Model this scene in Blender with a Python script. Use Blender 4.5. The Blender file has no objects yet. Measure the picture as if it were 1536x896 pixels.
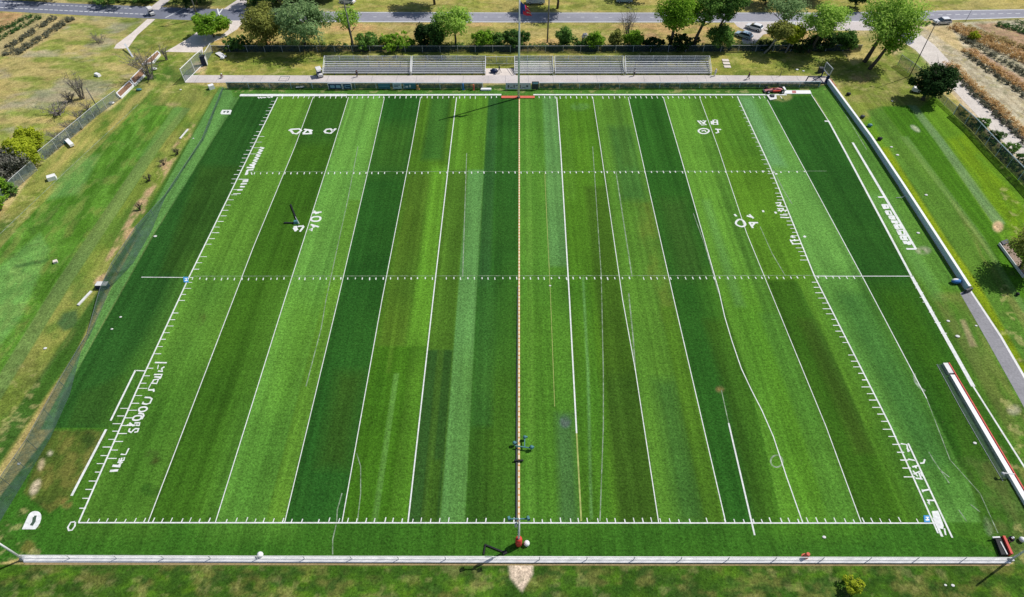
import bpy, math, random
import numpy as np
from mathutils import Vector, Matrix
R = math.radians
rng = random.Random(7)
scene = bpy.context.scene
col = scene.collection

# ------------------------------------------------------------------ camera
H = 75.0
PITCH = R(47.7)
F = 950.0
CP, SP = math.cos(PITCH), math.sin(PITCH)
cam_d = bpy.data.cameras.new('camera')
cam = bpy.data.objects.new('camera', cam_d)
col.objects.link(cam)
cam.location = (0, 0, H)
cam.rotation_euler = (math.pi / 2 - PITCH, 0, 0)
cam_d.sensor_width = 36.0
cam_d.lens = 36.0 * F / 1536.0
cam_d.clip_start = 1.0
cam_d.clip_end = 6000.0
scene.camera = cam


def at(px, py, z=0.0):
    """world point at height z measured at photo position (px, py)"""
    u = (px - 768.0) / F
    v = (448.0 - py) / F
    dy = CP + v * SP
    dz = -SP + v * CP
    t = (z - H) / dz
    return Vector((u * t, dy * t, z))


def hgt(base_y, top_y):
    Y = at(768, base_y).y
    v = (448.0 - top_y) / F
    dy = CP + v * SP
    dz = -SP + v * CP
    return H + Y * dz / dy


def ppm(py):
    """pixels per metre across at ground row py"""
    p = at(768, py)
    depth = p.y * CP + H * SP
    return F / depth


def lin(c):
    out = []
    for x in c:
        x = x / 255.0
        out.append(x / 12.92 if x <= 0.04045 else ((x + 0.055) / 1.055) ** 2.4)
    return out


KLIGHT = 1.12


def alb(c, k=None):
    k = KLIGHT if k is None else k
    return [min(0.85, x / k) for x in lin(c)]


# ------------------------------------------------------------------ materials
def mat(name, rgb, rough=0.8, var=0.12, scale=3.0, metallic=0.0, spec=0.3, var2=0.08, scale2=0.35):
    m = bpy.data.materials.new(name)
    m.use_nodes = True
    nt = m.node_tree
    b = nt.nodes['Principled BSDF']
    b.inputs['Roughness'].default_value = rough
    b.inputs['Metallic'].default_value = metallic
    b.inputs['Specular IOR Level'].default_value = spec
    tc = nt.nodes.new('ShaderNodeTexCoord')
    n1 = nt.nodes.new('ShaderNodeTexNoise')
    n1.inputs['Scale'].default_value = scale
    n1.inputs['Detail'].default_value = 4
    n2 = nt.nodes.new('ShaderNodeTexNoise')
    n2.inputs['Scale'].default_value = scale2
    n2.inputs['Detail'].default_value = 3
    nt.links.new(tc.outputs['Object'], n1.inputs['Vector'])
    nt.links.new(tc.outputs['Object'], n2.inputs['Vector'])
    r1 = nt.nodes.new('ShaderNodeMapRange')
    r1.inputs[1].default_value = 0.25; r1.inputs[2].default_value = 0.75
    r1.inputs[3].default_value = 1 - var; r1.inputs[4].default_value = 1 + var
    nt.links.new(n1.outputs['Fac'], r1.inputs[0])
    r2 = nt.nodes.new('ShaderNodeMapRange')
    r2.inputs[1].default_value = 0.25; r2.inputs[2].default_value = 0.75
    r2.inputs[3].default_value = 1 - var2; r2.inputs[4].default_value = 1 + var2
    nt.links.new(n2.outputs['Fac'], r2.inputs[0])
    mu = nt.nodes.new('ShaderNodeMath'); mu.operation = 'MULTIPLY'
    nt.links.new(r1.outputs[0], mu.inputs[0]); nt.links.new(r2.outputs[0], mu.inputs[1])
    vm = nt.nodes.new('ShaderNodeVectorMath'); vm.operation = 'SCALE'
    vm.inputs[0].default_value = rgb[:3]
    nt.links.new(mu.outputs[0], vm.inputs['Scale'])
    nt.links.new(vm.outputs[0], b.inputs['Base Color'])
    return m


def mesh_mat(name, rgb, cover, scale=9.0):
    """woven mesh: part solid, part open"""
    m = mat(name, rgb, 0.7, 0.15)
    nt = m.node_tree
    b = nt.nodes['Principled BSDF']
    out = nt.nodes['Material Output']
    tr = nt.nodes.new('ShaderNodeBsdfTransparent')
    mx = nt.nodes.new('ShaderNodeMixShader')
    tc = nt.nodes.new('ShaderNodeTexCoord')
    n = nt.nodes.new('ShaderNodeTexNoise'); n.inputs['Scale'].default_value = scale
    n.inputs['Detail'].default_value = 2
    nt.links.new(tc.outputs['Object'], n.inputs['Vector'])
    r = nt.nodes.new('ShaderNodeMapRange')
    r.inputs[1].default_value = 0.3; r.inputs[2].default_value = 0.7
    r.inputs[3].default_value = max(0, cover - 0.15); r.inputs[4].default_value = min(1, cover + 0.15)
    nt.links.new(n.outputs['Fac'], r.inputs[0])
    nt.links.new(r.outputs[0], mx.inputs[0])
    nt.links.new(tr.outputs[0], mx.inputs[1]); nt.links.new(b.outputs[0], mx.inputs[2])
    nt.links.new(mx.outputs[0], out.inputs[0])
    return m


def paint_mat(name, rgb, wear=0.45, scale=2.2):
    m = mat(name, rgb, 0.9, 0.06, 6.0, spec=0.1)
    nt = m.node_tree
    b = nt.nodes['Principled BSDF']
    out = nt.nodes['Material Output']
    tr = nt.nodes.new('ShaderNodeBsdfTransparent')
    mx = nt.nodes.new('ShaderNodeMixShader')
    tc = nt.nodes.new('ShaderNodeTexCoord')
    n = nt.nodes.new('ShaderNodeTexNoise'); n.inputs['Scale'].default_value = scale
    n.inputs['Detail'].default_value = 5; n.inputs['Roughness'].default_value = 0.75
    nt.links.new(tc.outputs['Object'], n.inputs['Vector'])
    r = nt.nodes.new('ShaderNodeMapRange')
    r.inputs[1].default_value = 0.35; r.inputs[2].default_value = 0.68
    r.inputs[3].default_value = 1.0; r.inputs[4].default_value = 1 - wear
    nt.links.new(n.outputs['Fac'], r.inputs[0])
    nt.links.new(r.outputs[0], mx.inputs[0])
    nt.links.new(tr.outputs[0], mx.inputs[1]); nt.links.new(b.outputs[0], mx.inputs[2])
    nt.links.new(mx.outputs[0], out.inputs[0])
    return m


def leaf_mat(name, c0, c1):
    m = bpy.data.materials.new(name)
    m.use_nodes = True
    nt = m.node_tree
    nt.nodes.clear()
    out = nt.nodes.new('ShaderNodeOutputMaterial')
    g = nt.nodes.new('ShaderNodeNewGeometry')
    ramp = nt.nodes.new('ShaderNodeValToRGB')
    ramp.color_ramp.elements[0].color = (*c0, 1)
    ramp.color_ramp.elements[1].color = (*c1, 1)
    tc = nt.nodes.new('ShaderNodeTexCoord')
    n = nt.nodes.new('ShaderNodeTexNoise'); n.inputs['Scale'].default_value = 0.55
    n.inputs['Detail'].default_value = 2
    nt.links.new(tc.outputs['Object'], n.inputs['Vector'])
    mr = nt.nodes.new('ShaderNodeMapRange')
    mr.inputs[1].default_value = 0.3; mr.inputs[2].default_value = 0.7
    nt.links.new(n.outputs['Fac'], mr.inputs[0])
    ma = nt.nodes.new('ShaderNodeMix'); ma.data_type = 'FLOAT'
    ma.inputs[0].default_value = 0.5
    nt.links.new(mr.outputs[0], ma.inputs[2])
    nt.links.new(g.outputs['Random Per Island'], ma.inputs[3])
    nt.links.new(ma.outputs[0], ramp.inputs[0])
    d = nt.nodes.new('ShaderNodeBsdfDiffuse')
    t = nt.nodes.new('ShaderNodeBsdfTranslucent')
    mx = nt.nodes.new('ShaderNodeMixShader'); mx.inputs[0].default_value = 0.42
    nt.links.new(ramp.outputs[0], d.inputs[0]); nt.links.new(ramp.outputs[0], t.inputs[0])
    nt.links.new(d.outputs[0], mx.inputs[1]); nt.links.new(t.outputs[0], mx.inputs[2])
    nt.links.new(mx.outputs[0], out.inputs[0])
    return m


M = {}
M['white'] = mat('white_paint', (0.8, 0.8, 0.8), 0.6, 0.05)
M['offwhite'] = mat('offwhite_paint', (0.68, 0.67, 0.66), 0.7, 0.12, 1.2)
M['line'] = paint_mat('line_paint', (0.82, 0.83, 0.82), 0.35)
M['faint'] = paint_mat('faint_paint', (0.34, 0.42, 0.3), 0.95, 1.0)
M['yellow'] = paint_mat('yellow_paint', (0.42, 0.46, 0.15), 0.5, 1.2)
M['orange'] = mat('orange_tape', (0.62, 0.33, 0.12), 0.8, 0.15)
M['cream'] = mat('cream_tape', (0.78, 0.68, 0.48), 0.8, 0.15)
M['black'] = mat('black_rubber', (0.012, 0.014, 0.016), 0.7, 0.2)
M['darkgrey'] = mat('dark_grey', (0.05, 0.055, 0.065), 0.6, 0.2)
M['navy'] = mat('navy_plastic', (0.012, 0.025, 0.075), 0.5, 0.15)
M['red'] = mat('red_paint', (0.55, 0.05, 0.035), 0.6, 0.12)
M['redboard'] = mat('red_board', (0.62, 0.14, 0.09), 0.8, 0.12)
M['pink'] = mat('faded_red', (0.45, 0.17, 0.17), 0.7, 0.25, 2.0)
M['blue'] = mat('blue_paint', (0.05, 0.2, 0.5), 0.6, 0.12)
M['skyblue'] = mat('pale_blue_panel', (0.26, 0.44, 0.6), 0.6, 0.12)
M['teal'] = mat('teal_paint', (0.07, 0.2, 0.22), 0.5, 0.2)
M['alu'] = mat('aluminium', (0.72, 0.74, 0.77), 0.5, 0.1)
M['aludark'] = mat('weathered_aluminium', (0.1, 0.12, 0.15), 0.55, 0.25, 1.5)
M['palerail'] = mat('pale_blue_rail', (0.5, 0.6, 0.66), 0.5, 0.08)
M['galv'] = mat('galvanised_steel', (0.5, 0.52, 0.54), 0.5, 0.12)
M['timberpole'] = mat('weathered_timber', (0.17, 0.165, 0.16), 0.85, 0.25, 5.0)
M['darkpole'] = mat('dark_pole', (0.07, 0.075, 0.085), 0.7, 0.2)
M['bark'] = mat('bark', (0.09, 0.075, 0.06), 0.9, 0.35, 5.0)
M['palebark'] = mat('pale_bark', (0.3, 0.28, 0.26), 0.9, 0.3, 5.0)
M['twig'] = mat('dry_twigs', (0.21, 0.19, 0.175), 0.9, 0.25, 4.0)
M['soil'] = mat('brown_soil', (0.28, 0.16, 0.09), 0.95, 0.35, 4.0)
M['glass'] = mat('vehicle_glass', (0.03, 0.05, 0.07), 0.1, 0.05, spec=0.6)
M['carwhite'] = mat('white_car_paint', (0.75, 0.76, 0.78), 0.3, 0.03, spec=0.5)
M['carblue'] = mat('pale_blue_car_paint', (0.3, 0.42, 0.52), 0.3, 0.05, spec=0.5)
M['skin'] = mat('skin', (0.42, 0.26, 0.18), 0.7, 0.05)
M['hair'] = mat('dark_hair', (0.02, 0.016, 0.013), 0.8, 0.1)
M['asphalt'] = mat('asphalt', alb((150, 150, 160)), 0.9, 0.1, 1.5, var2=0.14, scale2=0.12)
M['asphaltdark'] = mat('dark_asphalt', alb((122, 126, 140)), 0.9, 0.14, 1.5, var2=0.15, scale2=0.12)
M['path'] = mat('grey_path', alb((146, 145, 149)), 0.9, 0.18, 3.0, var2=0.1)
M['concrete'] = mat('concrete', alb((205, 196, 192)), 0.9, 0.1, 2.0, var2=0.12, scale2=0.25)
M['paleconcrete'] = mat('pale_concrete', alb((226, 214, 204)), 0.9, 0.12, 2.0, var2=0.12)
M['gravel'] = mat('gravel_track', alb((214, 205, 196)), 0.95, 0.18, 2.5, var2=0.14, scale2=0.3)
M['netdark'] = mesh_mat('dark_windscreen_mesh', (0.014, 0.04, 0.05), 0.8, 1.2)
M['netmid'] = mesh_mat('chain_link_mesh', (0.17, 0.22, 0.22), 0.5, 2.0)
M['netgrey'] = mesh_mat('grey_back_mesh', (0.22, 0.24, 0.27), 0.62, 2.0)
M['netgreen'] = mesh_mat('green_netting', (0.05, 0.1, 0.075), 0.45, 0.9)
M['netteal'] = mesh_mat('teal_mesh', (0.03, 0.08, 0.1), 0.8, 1.4)
M['netwhite'] = mesh_mat('white_mesh', (0.78, 0.78, 0.8), 0.3, 1.4)


# ------------------------------------------------------------------ mesh builder
class MB:
    def __init__(s, origin=(0, 0, 0)):
        s.v = []; s.f = []; s.mi = []
        s.o = Vector(origin)

    def add(s, vs, fs, mi=0):
        n = len(s.v)
        s.v += [Vector(v) for v in vs]
        s.f += [tuple(i + n for i in f) for f in fs]
        s.mi += [mi] * len(fs)
        return s

    def box(s, c, size, rz=0.0, mi=0, taper=1.0):
        cx, cy, cz = c; sx, sy, sz = (a / 2 for a in size)
        ca, sa = math.cos(rz), math.sin(rz)
        vs = []
        for dz in (-sz, sz):
            k = 1.0 if dz < 0 else taper
            for dx, dy in ((-sx, -sy), (sx, -sy), (sx, sy), (-sx, sy)):
                dx *= k; dy *= k
                vs.append((cx + dx * ca - dy * sa, cy + dx * sa + dy * ca, cz + dz))
        return s.add(vs, [(3, 2, 1, 0), (4, 5, 6, 7), (0, 1, 5, 4), (1, 2, 6, 5), (2, 3, 7, 6), (3, 0, 4, 7)], mi)

    def beam(s, a, b, w, h, mi=0):
        """rectangular bar from a to b (w across, h up)"""
        a, b = Vector(a), Vector(b)
        d = (b - a).normalized()
        up = Vector((0, 0, 1)) if abs(d.z) < 0.95 else Vector((0, 1, 0))
        x = d.cross(up).normalized(); u = x.cross(d)
        vs = []
        for p in (a, b):
            for i, j in ((-1, -1), (1, -1), (1, 1), (-1, 1)):
                vs.append(p + x * (i * w / 2) + u * (j * h / 2))
        return s.add(vs, [(3, 2, 1, 0), (4, 5, 6, 7), (0, 1, 5, 4), (1, 2, 6, 5), (2, 3, 7, 6), (3, 0, 4, 7)], mi)

    def tube(s, pts, rs, n=7, mi=0, caps=True):
        pts = [Vector(p) for p in pts]
        if not hasattr(rs, '__len__'): rs = [rs] * len(pts)
        rings = []
        vs = []
        prev = None
        for i, p in enumerate(pts):
            d = (pts[min(i + 1, len(pts) - 1)] - pts[max(i - 1, 0)]).normalized()
            if prev is None:
                ref = Vector((1, 0, 0)) if abs(d.x) < 0.9 else Vector((0, 1, 0))
                x = d.cross(ref).normalized()
            else:
                x = (prev - d * prev.dot(d)).normalized()
            prev = x
            y = d.cross(x)
            for k in range(n):
                a = 2 * math.pi * k / n
                vs.append(p + (x * math.cos(a) + y * math.sin(a)) * rs[i])
        fs = []
        for i in range(len(pts) - 1):
            for k in range(n):
                k2 = (k + 1) % n
                fs.append((i * n + k, i * n + k2, (i + 1) * n + k2, (i + 1) * n + k))
        if caps:
            fs.append(tuple(range(n))[::-1])
            fs.append(tuple((len(pts) - 1) * n + k for k in range(n)))
        return s.add(vs, fs, mi)

    def ball(s, c, r, nu=10, nv=7, mi=0, sc=(1, 1, 1), jitter=0.0, seed=0):
        rr = random.Random(seed)
        vs = [(c[0], c[1], c[2] - r * sc[2])]
        for j in range(1, nv):
            t = math.pi * j / nv
            for i in range(nu):
                a = 2 * math.pi * i / nu
                k = 1 + rr.uniform(-jitter, jitter)
                vs.append((c[0] + r * sc[0] * k * math.sin(t) * math.cos(a), c[1] + r * sc[1] * k * math.sin(t) * math.sin(a), c[2] - r * sc[2] * k * math.cos(t)))
        vs.append((c[0], c[1], c[2] + r * sc[2]))
        fs = []
        for i in range(nu):
            i2 = (i + 1) % nu
            fs.append((0, 1 + i2, 1 + i))
            for j in range(nv - 2):
                b = 1 + j * nu
                fs.append((b + i, b + i2, b + nu + i2, b + nu + i))
            fs.append((1 + (nv - 2) * nu + i, 1 + (nv - 2) * nu + i2, len(vs) - 1))
        return s.add(vs, fs, mi)

    def disc(s, c, axis, r, t, n=14, mi=0):
        a = Vector(axis).normalized()
        c = Vector(c)
        return s.tube([c - a * t / 2, c + a * t / 2], r, n, mi)

    def prism(s, outline, z0, z1, mi=0):
        """vertical prism on a ground outline (list of Vector)"""
        n = len(outline)
        area = sum(outline[i].x * outline[(i + 1) % n].y - outline[(i + 1) % n].x * outline[i].y for i in range(n))
        if area < 0: outline = outline[::-1]
        vs = [(p.x, p.y, z0) for p in outline] + [(p.x, p.y, z1) for p in outline]
        fs = [tuple(range(n))[::-1], tuple(range(n, 2 * n))]
        for i in range(n):
            j = (i + 1) % n
            fs.append((i, j, n + j, n + i))
        return s.add(vs, fs, mi)

    def sheet(s, outline, z, mi=0):
        n = len(outline)
        area = sum(outline[i].x * outline[(i + 1) % n].y - outline[(i + 1) % n].x * outline[i].y for i in range(n))
        if area < 0: outline = outline[::-1]
        return s.add([(p.x, p.y, z) for p in outline], [tuple(range(n))], mi)

    def strip(s, pts, w, z, mi=0):
        """flat painted strip along ground points; w metres (or list)"""
        n = len(pts)
        if not hasattr(w, '__len__'): w = [w] * n
        vs = []
        for i in range(n):
            d = pts[min(i + 1, n - 1)] - pts[max(i - 1, 0)]
            d.z = 0
            d.normalize()
            nrm = Vector((-d.y, d.x, 0))
            a = pts[i] + nrm * w[i] / 2; b = pts[i] - nrm * w[i] / 2
            vs += [(a.x, a.y, z), (b.x, b.y, z)]
        fs = [(2 * i, 2 * i + 1, 2 * i + 3, 2 * i + 2) for i in range(n - 1)]
        return s.add(vs, fs, mi)

    def build(s, name, material, parent=None, smooth=False):
        me = bpy.data.meshes.new(name)
        o = s.o
        me.from_pydata([(v - o)[:] for v in s.v], [], s.f)
        mats = material if isinstance(material, (list, tuple)) else [material]
        for m in mats: me.materials.append(m)
        if len(mats) > 1: me.polygons.foreach_set('material_index', s.mi)
        if smooth: me.polygons.foreach_set('use_smooth', [True] * len(me.polygons))
        me.update()
        ob = bpy.data.objects.new(name, me)
        col.objects.link(ob)
        if parent is not None: ob.parent = parent
        else: ob.location = o
        return ob


def tag(o, label, cat, group=None):
    o['label'] = label; o['category'] = cat
    if group: o['group'] = group
    return o


def structure(o):
    o['kind'] = 'structure'
    return o


def stuff(o, label, cat):
    o['kind'] = 'stuff'
    o['label'] = label; o['category'] = cat
    return o


def empty(name, loc, label, cat, group=None):
    e = bpy.data.objects.new(name, None)
    e.empty_display_size = 0.3
    e.location = loc
    col.objects.link(e)
    return tag(e, label, cat, group)


# ------------------------------------------------------------------ ground painting
def vnoise(x, y, seed):
    r = np.random.RandomState(seed)
    T = r.rand(256, 256).astype(np.float32)
    xi = np.floor(x).astype(np.int64); yi = np.floor(y).astype(np.int64)
    fx = (x - xi).astype(np.float32); fy = (y - yi).astype(np.float32)
    fx = fx * fx * (3 - 2 * fx); fy = fy * fy * (3 - 2 * fy)
    a = T[xi & 255, yi & 255]; b = T[(xi + 1) & 255, yi & 255]
    c = T[xi & 255, (yi + 1) & 255]; d = T[(xi + 1) & 255, (yi + 1) & 255]
    return (a * (1 - fx) + b * fx) * (1 - fy) + (c * (1 - fx) + d * fx) * fy


def fbm(x, y, seed, octv=4):
    t = 0; amp = 0.5; tot = 0
    for i in range(octv):
        t = t + amp * vnoise(x * 2 ** i + 31.7 * i, y * 2 ** i + 11.3 * i, seed + i)
        tot += amp; amp *= 0.55
    return t / tot


xs = np.concatenate([[-3000, -1200, -500, -260, -190], np.arange(-155, -92, 0.4), np.arange(-92, 92, 0.2), np.arange(92, 155.1, 0.4), [190, 260, 500, 1200, 3000]])
ys = np.concatenate([[-900, -200, -60, 0, 12], np.arange(17, 70, 0.25), np.arange(70, 200, 0.36), [215, 260, 400, 900, 3500]])
GX, GY = np.meshgrid(xs, ys)
gx = GX.ravel(); gy = GY.ravel()
dep = np.maximum(gy * CP + H * SP, 1.0)
PX = 768 + F * gx / dep
PYv = (gy * SP - H * CP) / dep
PY = 448 - F * PYv
N = len(gx)
COL = np.zeros((N, 3), np.float64)


def L3(c): return np.array(lin(c))


def setall(c): COL[:] = L3(c)


def poly_alpha(poly, feather):
    xs_ = [p[0] for p in poly]; ys_ = [p[1] for p in poly]
    fm = feather + 1
    idx = np.nonzero((PX > min(xs_) - fm) & (PX < max(xs_) + fm) & (PY > min(ys_) - fm) & (PY < max(ys_) + fm))[0]
    if len(idx) == 0: return idx, None
    x = PX[idx]; y = PY[idx]
    inside = np.zeros(len(idx), bool)
    dmin = np.full(len(idx), 1e9)
    n = len(poly)
    for i in range(n):
        x0, y0 = poly[i]; x1, y1 = poly[(i + 1) % n]
        c = (y0 > y) != (y1 > y)
        with np.errstate(divide='ignore', invalid='ignore'):
            xc = (x1 - x0) * (y - y0) / (y1 - y0 + 1e-12) + x0
        inside ^= c & (x < xc)
        dx, dy = x1 - x0, y1 - y0
        t = np.clip(((x - x0) * dx + (y - y0) * dy) / (dx * dx + dy * dy + 1e-9), 0, 1)
        dmin = np.minimum(dmin, np.hypot(x - x0 - t * dx, y - y0 - t * dy))
    sd = np.where(inside, dmin, -dmin)
    return idx, np.clip(0.5 + sd / max(feather, 0.01), 0, 1)


def paint(poly, c, alpha=1.0, feather=1.5, noise=None, thr=0.5, soft=0.25):
    """grass / soil colour laid on the ground inside poly; noise=(sx, sy, seed) breaks it into patches"""
    idx, a = poly_alpha(poly, feather)
    if a is None: return
    a = a * alpha
    if noise:
        n = fbm(gx[idx] / noise[0], gy[idx] / noise[1], noise[2])
        a = a * np.clip((n - thr) / soft + 0.5, 0, 1)
    COL[idx] += a[:, None] * (L3(c)[None] - COL[idx])


def ell(cx, cy, rx, ry, n=18, rot=0.0):
    return [(cx + rx * math.cos(2 * math.pi * k / n) * math.cos(rot) - ry * math.sin(2 * math.pi * k / n) * math.sin(rot),
             cy + rx * math.cos(2 * math.pi * k / n) * math.sin(rot) + ry * math.sin(2 * math.pi * k / n) * math.cos(rot)) for k in range(n)]


def xat(pl, y):
    for (x0, y0), (x1, y1) in zip(pl, pl[1:]):
        if y0 <= y <= y1: return x0 + (x1 - x0) * (y - y0) / (y1 - y0)
    (x0, y0), (x1, y1) = (pl[0], pl[1]) if y < pl[0][1] else (pl[-2], pl[-1])
    return x0 + (x1 - x0) * (y - y0) / (y1 - y0)


def between(A, B, y0, y1, step=40):
    yy = [y0]
    while yy[-1] + step < y1: yy.append(yy[-1] + step)
    yy.append(y1)
    return [(xat(A, y), y) for y in yy] + [(xat(B, y), y) for y in reversed(yy)]


def mix(A, B, t): return [(xat(A, y) * (1 - t) + xat(B, y) * t, y) for y in (145, 200, 260, 340, 415, 500, 580, 660, 784)]


T0, T1 = 144, 784
LN = [
    [(417, 145), (365, 250), (284, 415), (204, 588), (118, 784)],
    [(470, 145), (442.5, 220), (380, 371), (222, 784)],
    [(523, 145), (500, 220), (427, 450), (323, 784)],
    [(577, 145), (560.5, 220), (507, 450), (427, 784)],
    [(631, 145), (617.5, 220), (573, 450), (513, 784)],
    [(685, 145), (676, 220), (649.5, 450), (612, 784)],
    [(733, 145), (728, 220), (717, 410), (697, 784)],
    [(779, 145), (778, 784)],
    [(835, 145), (840.7, 220), (854.3, 450), (872, 784)],
    [(889, 145), (900.6, 220), (934, 450), (953, 555), (988, 784)],
    [(942, 145), (959, 220), (1011, 450), (1088.6, 784)],
    [(995, 145), (1016.7, 220), (1080, 440), (1128, 585), (1173, 784)],
    [(1049, 145), (1076.6, 220), (1120, 350), (1239, 640), (1291.7, 784)],
    [(1106, 145), (1155, 250), (1222, 415), (1336, 640), (1400, 784)],
    [(1151, 150), (1183, 210), (1209, 258), (1293, 414), (1390, 600), (1470, 760)],
    [(1217, 141), (1243, 182), (1269, 230), (1367, 414), (1460, 580), (1536, 700)],
]

setall((176, 160, 100))
# broad variation of the dry fields
allp = [(-2000, -400), (4000, -400), (4000, 2000), (-2000, 2000)]
paint(allp, (120, 132, 60), 0.75, 1, (14, 9, 11), 0.56, 0.25)
paint(allp, (196, 180, 132), 0.8, 1, (9, 6, 21), 0.62, 0.2)
# left dry field
paint([(-200, 15), (240, 28), (190, 130), (60, 245), (-200, 470)], (176, 164, 104), 0.6, 10)
paint([(-200, 15), (240, 28), (190, 130), (60, 245), (-200, 470)], (122, 146, 58), 0.85, 10, (6, 3, 5), 0.52, 0.25)
paint([(-200, 15), (240, 28), (190, 130), (60, 245), (-200, 470)], (168, 158, 140), 0.6, 10, (8, 5, 35), 0.64, 0.15)
paint([(-200, 15), (38, 20), (0, 52), (-200, 170)], (184, 148, 104), 1, 3)
paint([(36, 22), (120, 26), (70, 60), (32, 84), (0, 84), (-200, 190), (-200, 150), (0, 50)], (172, 158, 112), 1, 4)
paint([(185, 70), (232, 28), (300, 30), (300, 50), (270, 75), (225, 85)], (108, 136, 50), 0.9, 6)
paint([(185, 70), (232, 28), (300, 30), (300, 50), (270, 75), (225, 85)], (160, 150, 80), 0.7, 6, (5, 3, 9), 0.55)
# verge strips north of the fence
paint([(320, 33), (1260, 34), (1300, 70), (320, 70)], (178, 162, 96), 0.8, 4)
paint([(320, 33), (1260, 34), (1300, 70), (320, 70)], (196, 160, 112), 0.8, 4, (9, 4, 15), 0.6, 0.2)
paint([(320, 33), (1260, 34), (1300, 70), (320, 70)], (130, 140, 60), 0.7, 4, (8, 3, 16), 0.6, 0.2)
paint([(500, -60), (1700, -60), (1700, 15), (1400, 16), (500, 16)], (176, 162, 92), 0.8, 3)
paint([(500, -60), (1700, -60), (1700, 15), (1400, 16), (500, 16)], (128, 144, 60), 0.8, 3, (10, 4, 61), 0.56, 0.2)
paint([(100, -60), (500, -60), (500, 14), (340, 10), (100, 3)], (96, 122, 46), 0.8, 3)
# bank between fence and bleachers
bank = [(316, 78), (1260, 76), (1290, 110), (1240, 116), (310, 114), (300, 95)]
paint(bank, (132, 142, 62), 1, 3)
paint(bank, (170, 158, 88), 0.7, 3, (4, 2, 44), 0.55, 0.2)
paint(bank, (96, 128, 44), 0.7, 3, (5, 3, 47), 0.58, 0.2)
# left surround of the field
left = [(182, 152), (240, 84), (300, 80), (330, 78), (300, 110), (280, 125), (345, 133), (300, 200), (247, 295), (165, 415), (118, 524), (0, 700), (-200, 1000), (-200, 520), (0, 330), (60, 248)]
paint(left, (112, 138, 52), 1, 4)
paint(left, (160, 154, 86), 0.5, 4, (6, 8, 71), 0.55, 0.2)
paint(left, (72, 122, 40), 0.7, 4, (5, 7, 75), 0.55, 0.2)
paint([(180, 152), (215, 120), (262, 128), (240, 160), (205, 158), (0, 376), (-200, 590), (-200, 530), (0, 332), (60, 250)], (176, 162, 96), 0.8, 8, (3, 7, 81), 0.52, 0.3)
paint([(212, 157), (286, 163), (245, 215), (110, 420), (0, 600), (-200, 900), (-200, 585), (0, 374), (25, 345)], (82, 140, 44), 1, 2.5)
prac = [(212, 157), (270, 161), (232, 215), (80, 430), (-100, 690), (-200, 850), (-200, 585), (0, 374), (25, 345)]
paint(prac, (104, 160, 56), 0.8, 3, (4, 7, 85), 0.52, 0.2)
paint(prac, (60, 118, 32), 0.8, 3, (2, 4, 89), 0.54, 0.2)
paint(prac, (126, 150, 66), 0.6, 3, (1.6, 3, 90), 0.58, 0.2)
paint([(0, 400), (60, 350), (75, 375), (30, 480), (-100, 640), (-200, 700), (-200, 600)], (112, 168, 82), 0.6, 8)
paint([(92, 260), (125, 235), (150, 232), (120, 290), (70, 300)], (120, 170, 90), 0.4, 8)
paint([(20, 398), (75, 388), (70, 393), (25, 402)], (40, 90, 45), 0.6, 3)
paint([(262, 160), (286, 163), (245, 215), (110, 420), (0, 600), (-200, 900), (-200, 850), (0, 560), (80, 430), (215, 230)], (112, 142, 72), 0.8, 2)
paint([(262, 160), (275, 162), (215, 235), (205, 238)], (88, 150, 60), 0.5, 3)
paint([(286, 185), (302, 188), (262, 240), (225, 305), (168, 405), (148, 430), (140, 425), (158, 390), (215, 285), (245, 240)], (182, 156, 116), 1, 4, (1.6, 3, 93), 0.54, 0.2)
paint([(95, 470), (115, 465), (118, 490), (95, 497), (85, 485)], (50, 95, 55), 0.7, 5)
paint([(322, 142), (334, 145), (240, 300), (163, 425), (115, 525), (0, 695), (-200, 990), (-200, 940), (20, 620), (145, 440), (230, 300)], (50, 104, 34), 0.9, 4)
paint([(100, 520), (140, 450), (60, 570), (0, 660), (-60, 740), (-80, 720), (40, 560)], (140, 142, 76), 0.3, 8, (2, 4, 97), 0.5)
# field apron
paint([(330, 130), (345, 134), (362, 146), (224, 362), (90, 602), (78, 645), (60, 645), (105, 560), (167, 431), (238, 296)], (92, 150, 70), 1, 2)
paint([(100, 595), (78, 645), (0, 745), (-100, 870), (36, 836), (1515, 838), (1400, 784), (118, 784), (185, 640)], (48, 110, 34), 1, 2)
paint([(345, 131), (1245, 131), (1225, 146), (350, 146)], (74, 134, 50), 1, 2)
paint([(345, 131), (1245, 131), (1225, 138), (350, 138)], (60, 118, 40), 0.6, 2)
paint([(342, 127), (1240, 127), (1235, 134), (342, 134)], (46, 84, 34), 0.9, 1.5, (1.5, 1.5, 77), 0.3, 0.3)  # shade beneath the walkway fence, painted into the grass colour
# field base
paint([(360, 145), (1217, 142), (1367, 414), (1450, 560), (1520, 780), (1515, 838), (1398, 786), (118, 786), (80, 640)], (58, 118, 34), 1, 2)
DK = (36, 98, 34)
paint([(360, 145), (420, 145), (284, 415), (186, 628), (183, 642), (78, 642), (90, 602), (224, 362)], (36, 94, 38), 1, 2)
paint([(300, 250), (365, 250), (286, 410), (240, 410)], (50, 92, 28), 0.6, 12)
paint([(120, 590), (190, 560), (180, 640), (100, 640)], (44, 88, 30), 0.6, 10)
St = lambda i, j, c, y0=T0, y1=T1, f=1.6, a=1.0: paint(between(LN[i], LN[j], y0, y1), c, a, f)
St(0, 1, (92, 146, 46)); St(0, 1, (78, 136, 46), 400, T1, 60)
St(0, 1, (60, 118, 36), 560, T1, 90)
St(1, 2, (52, 106, 28)); St(1, 2, (42, 98, 36), 144, 215, 20, 0.8)
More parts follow.
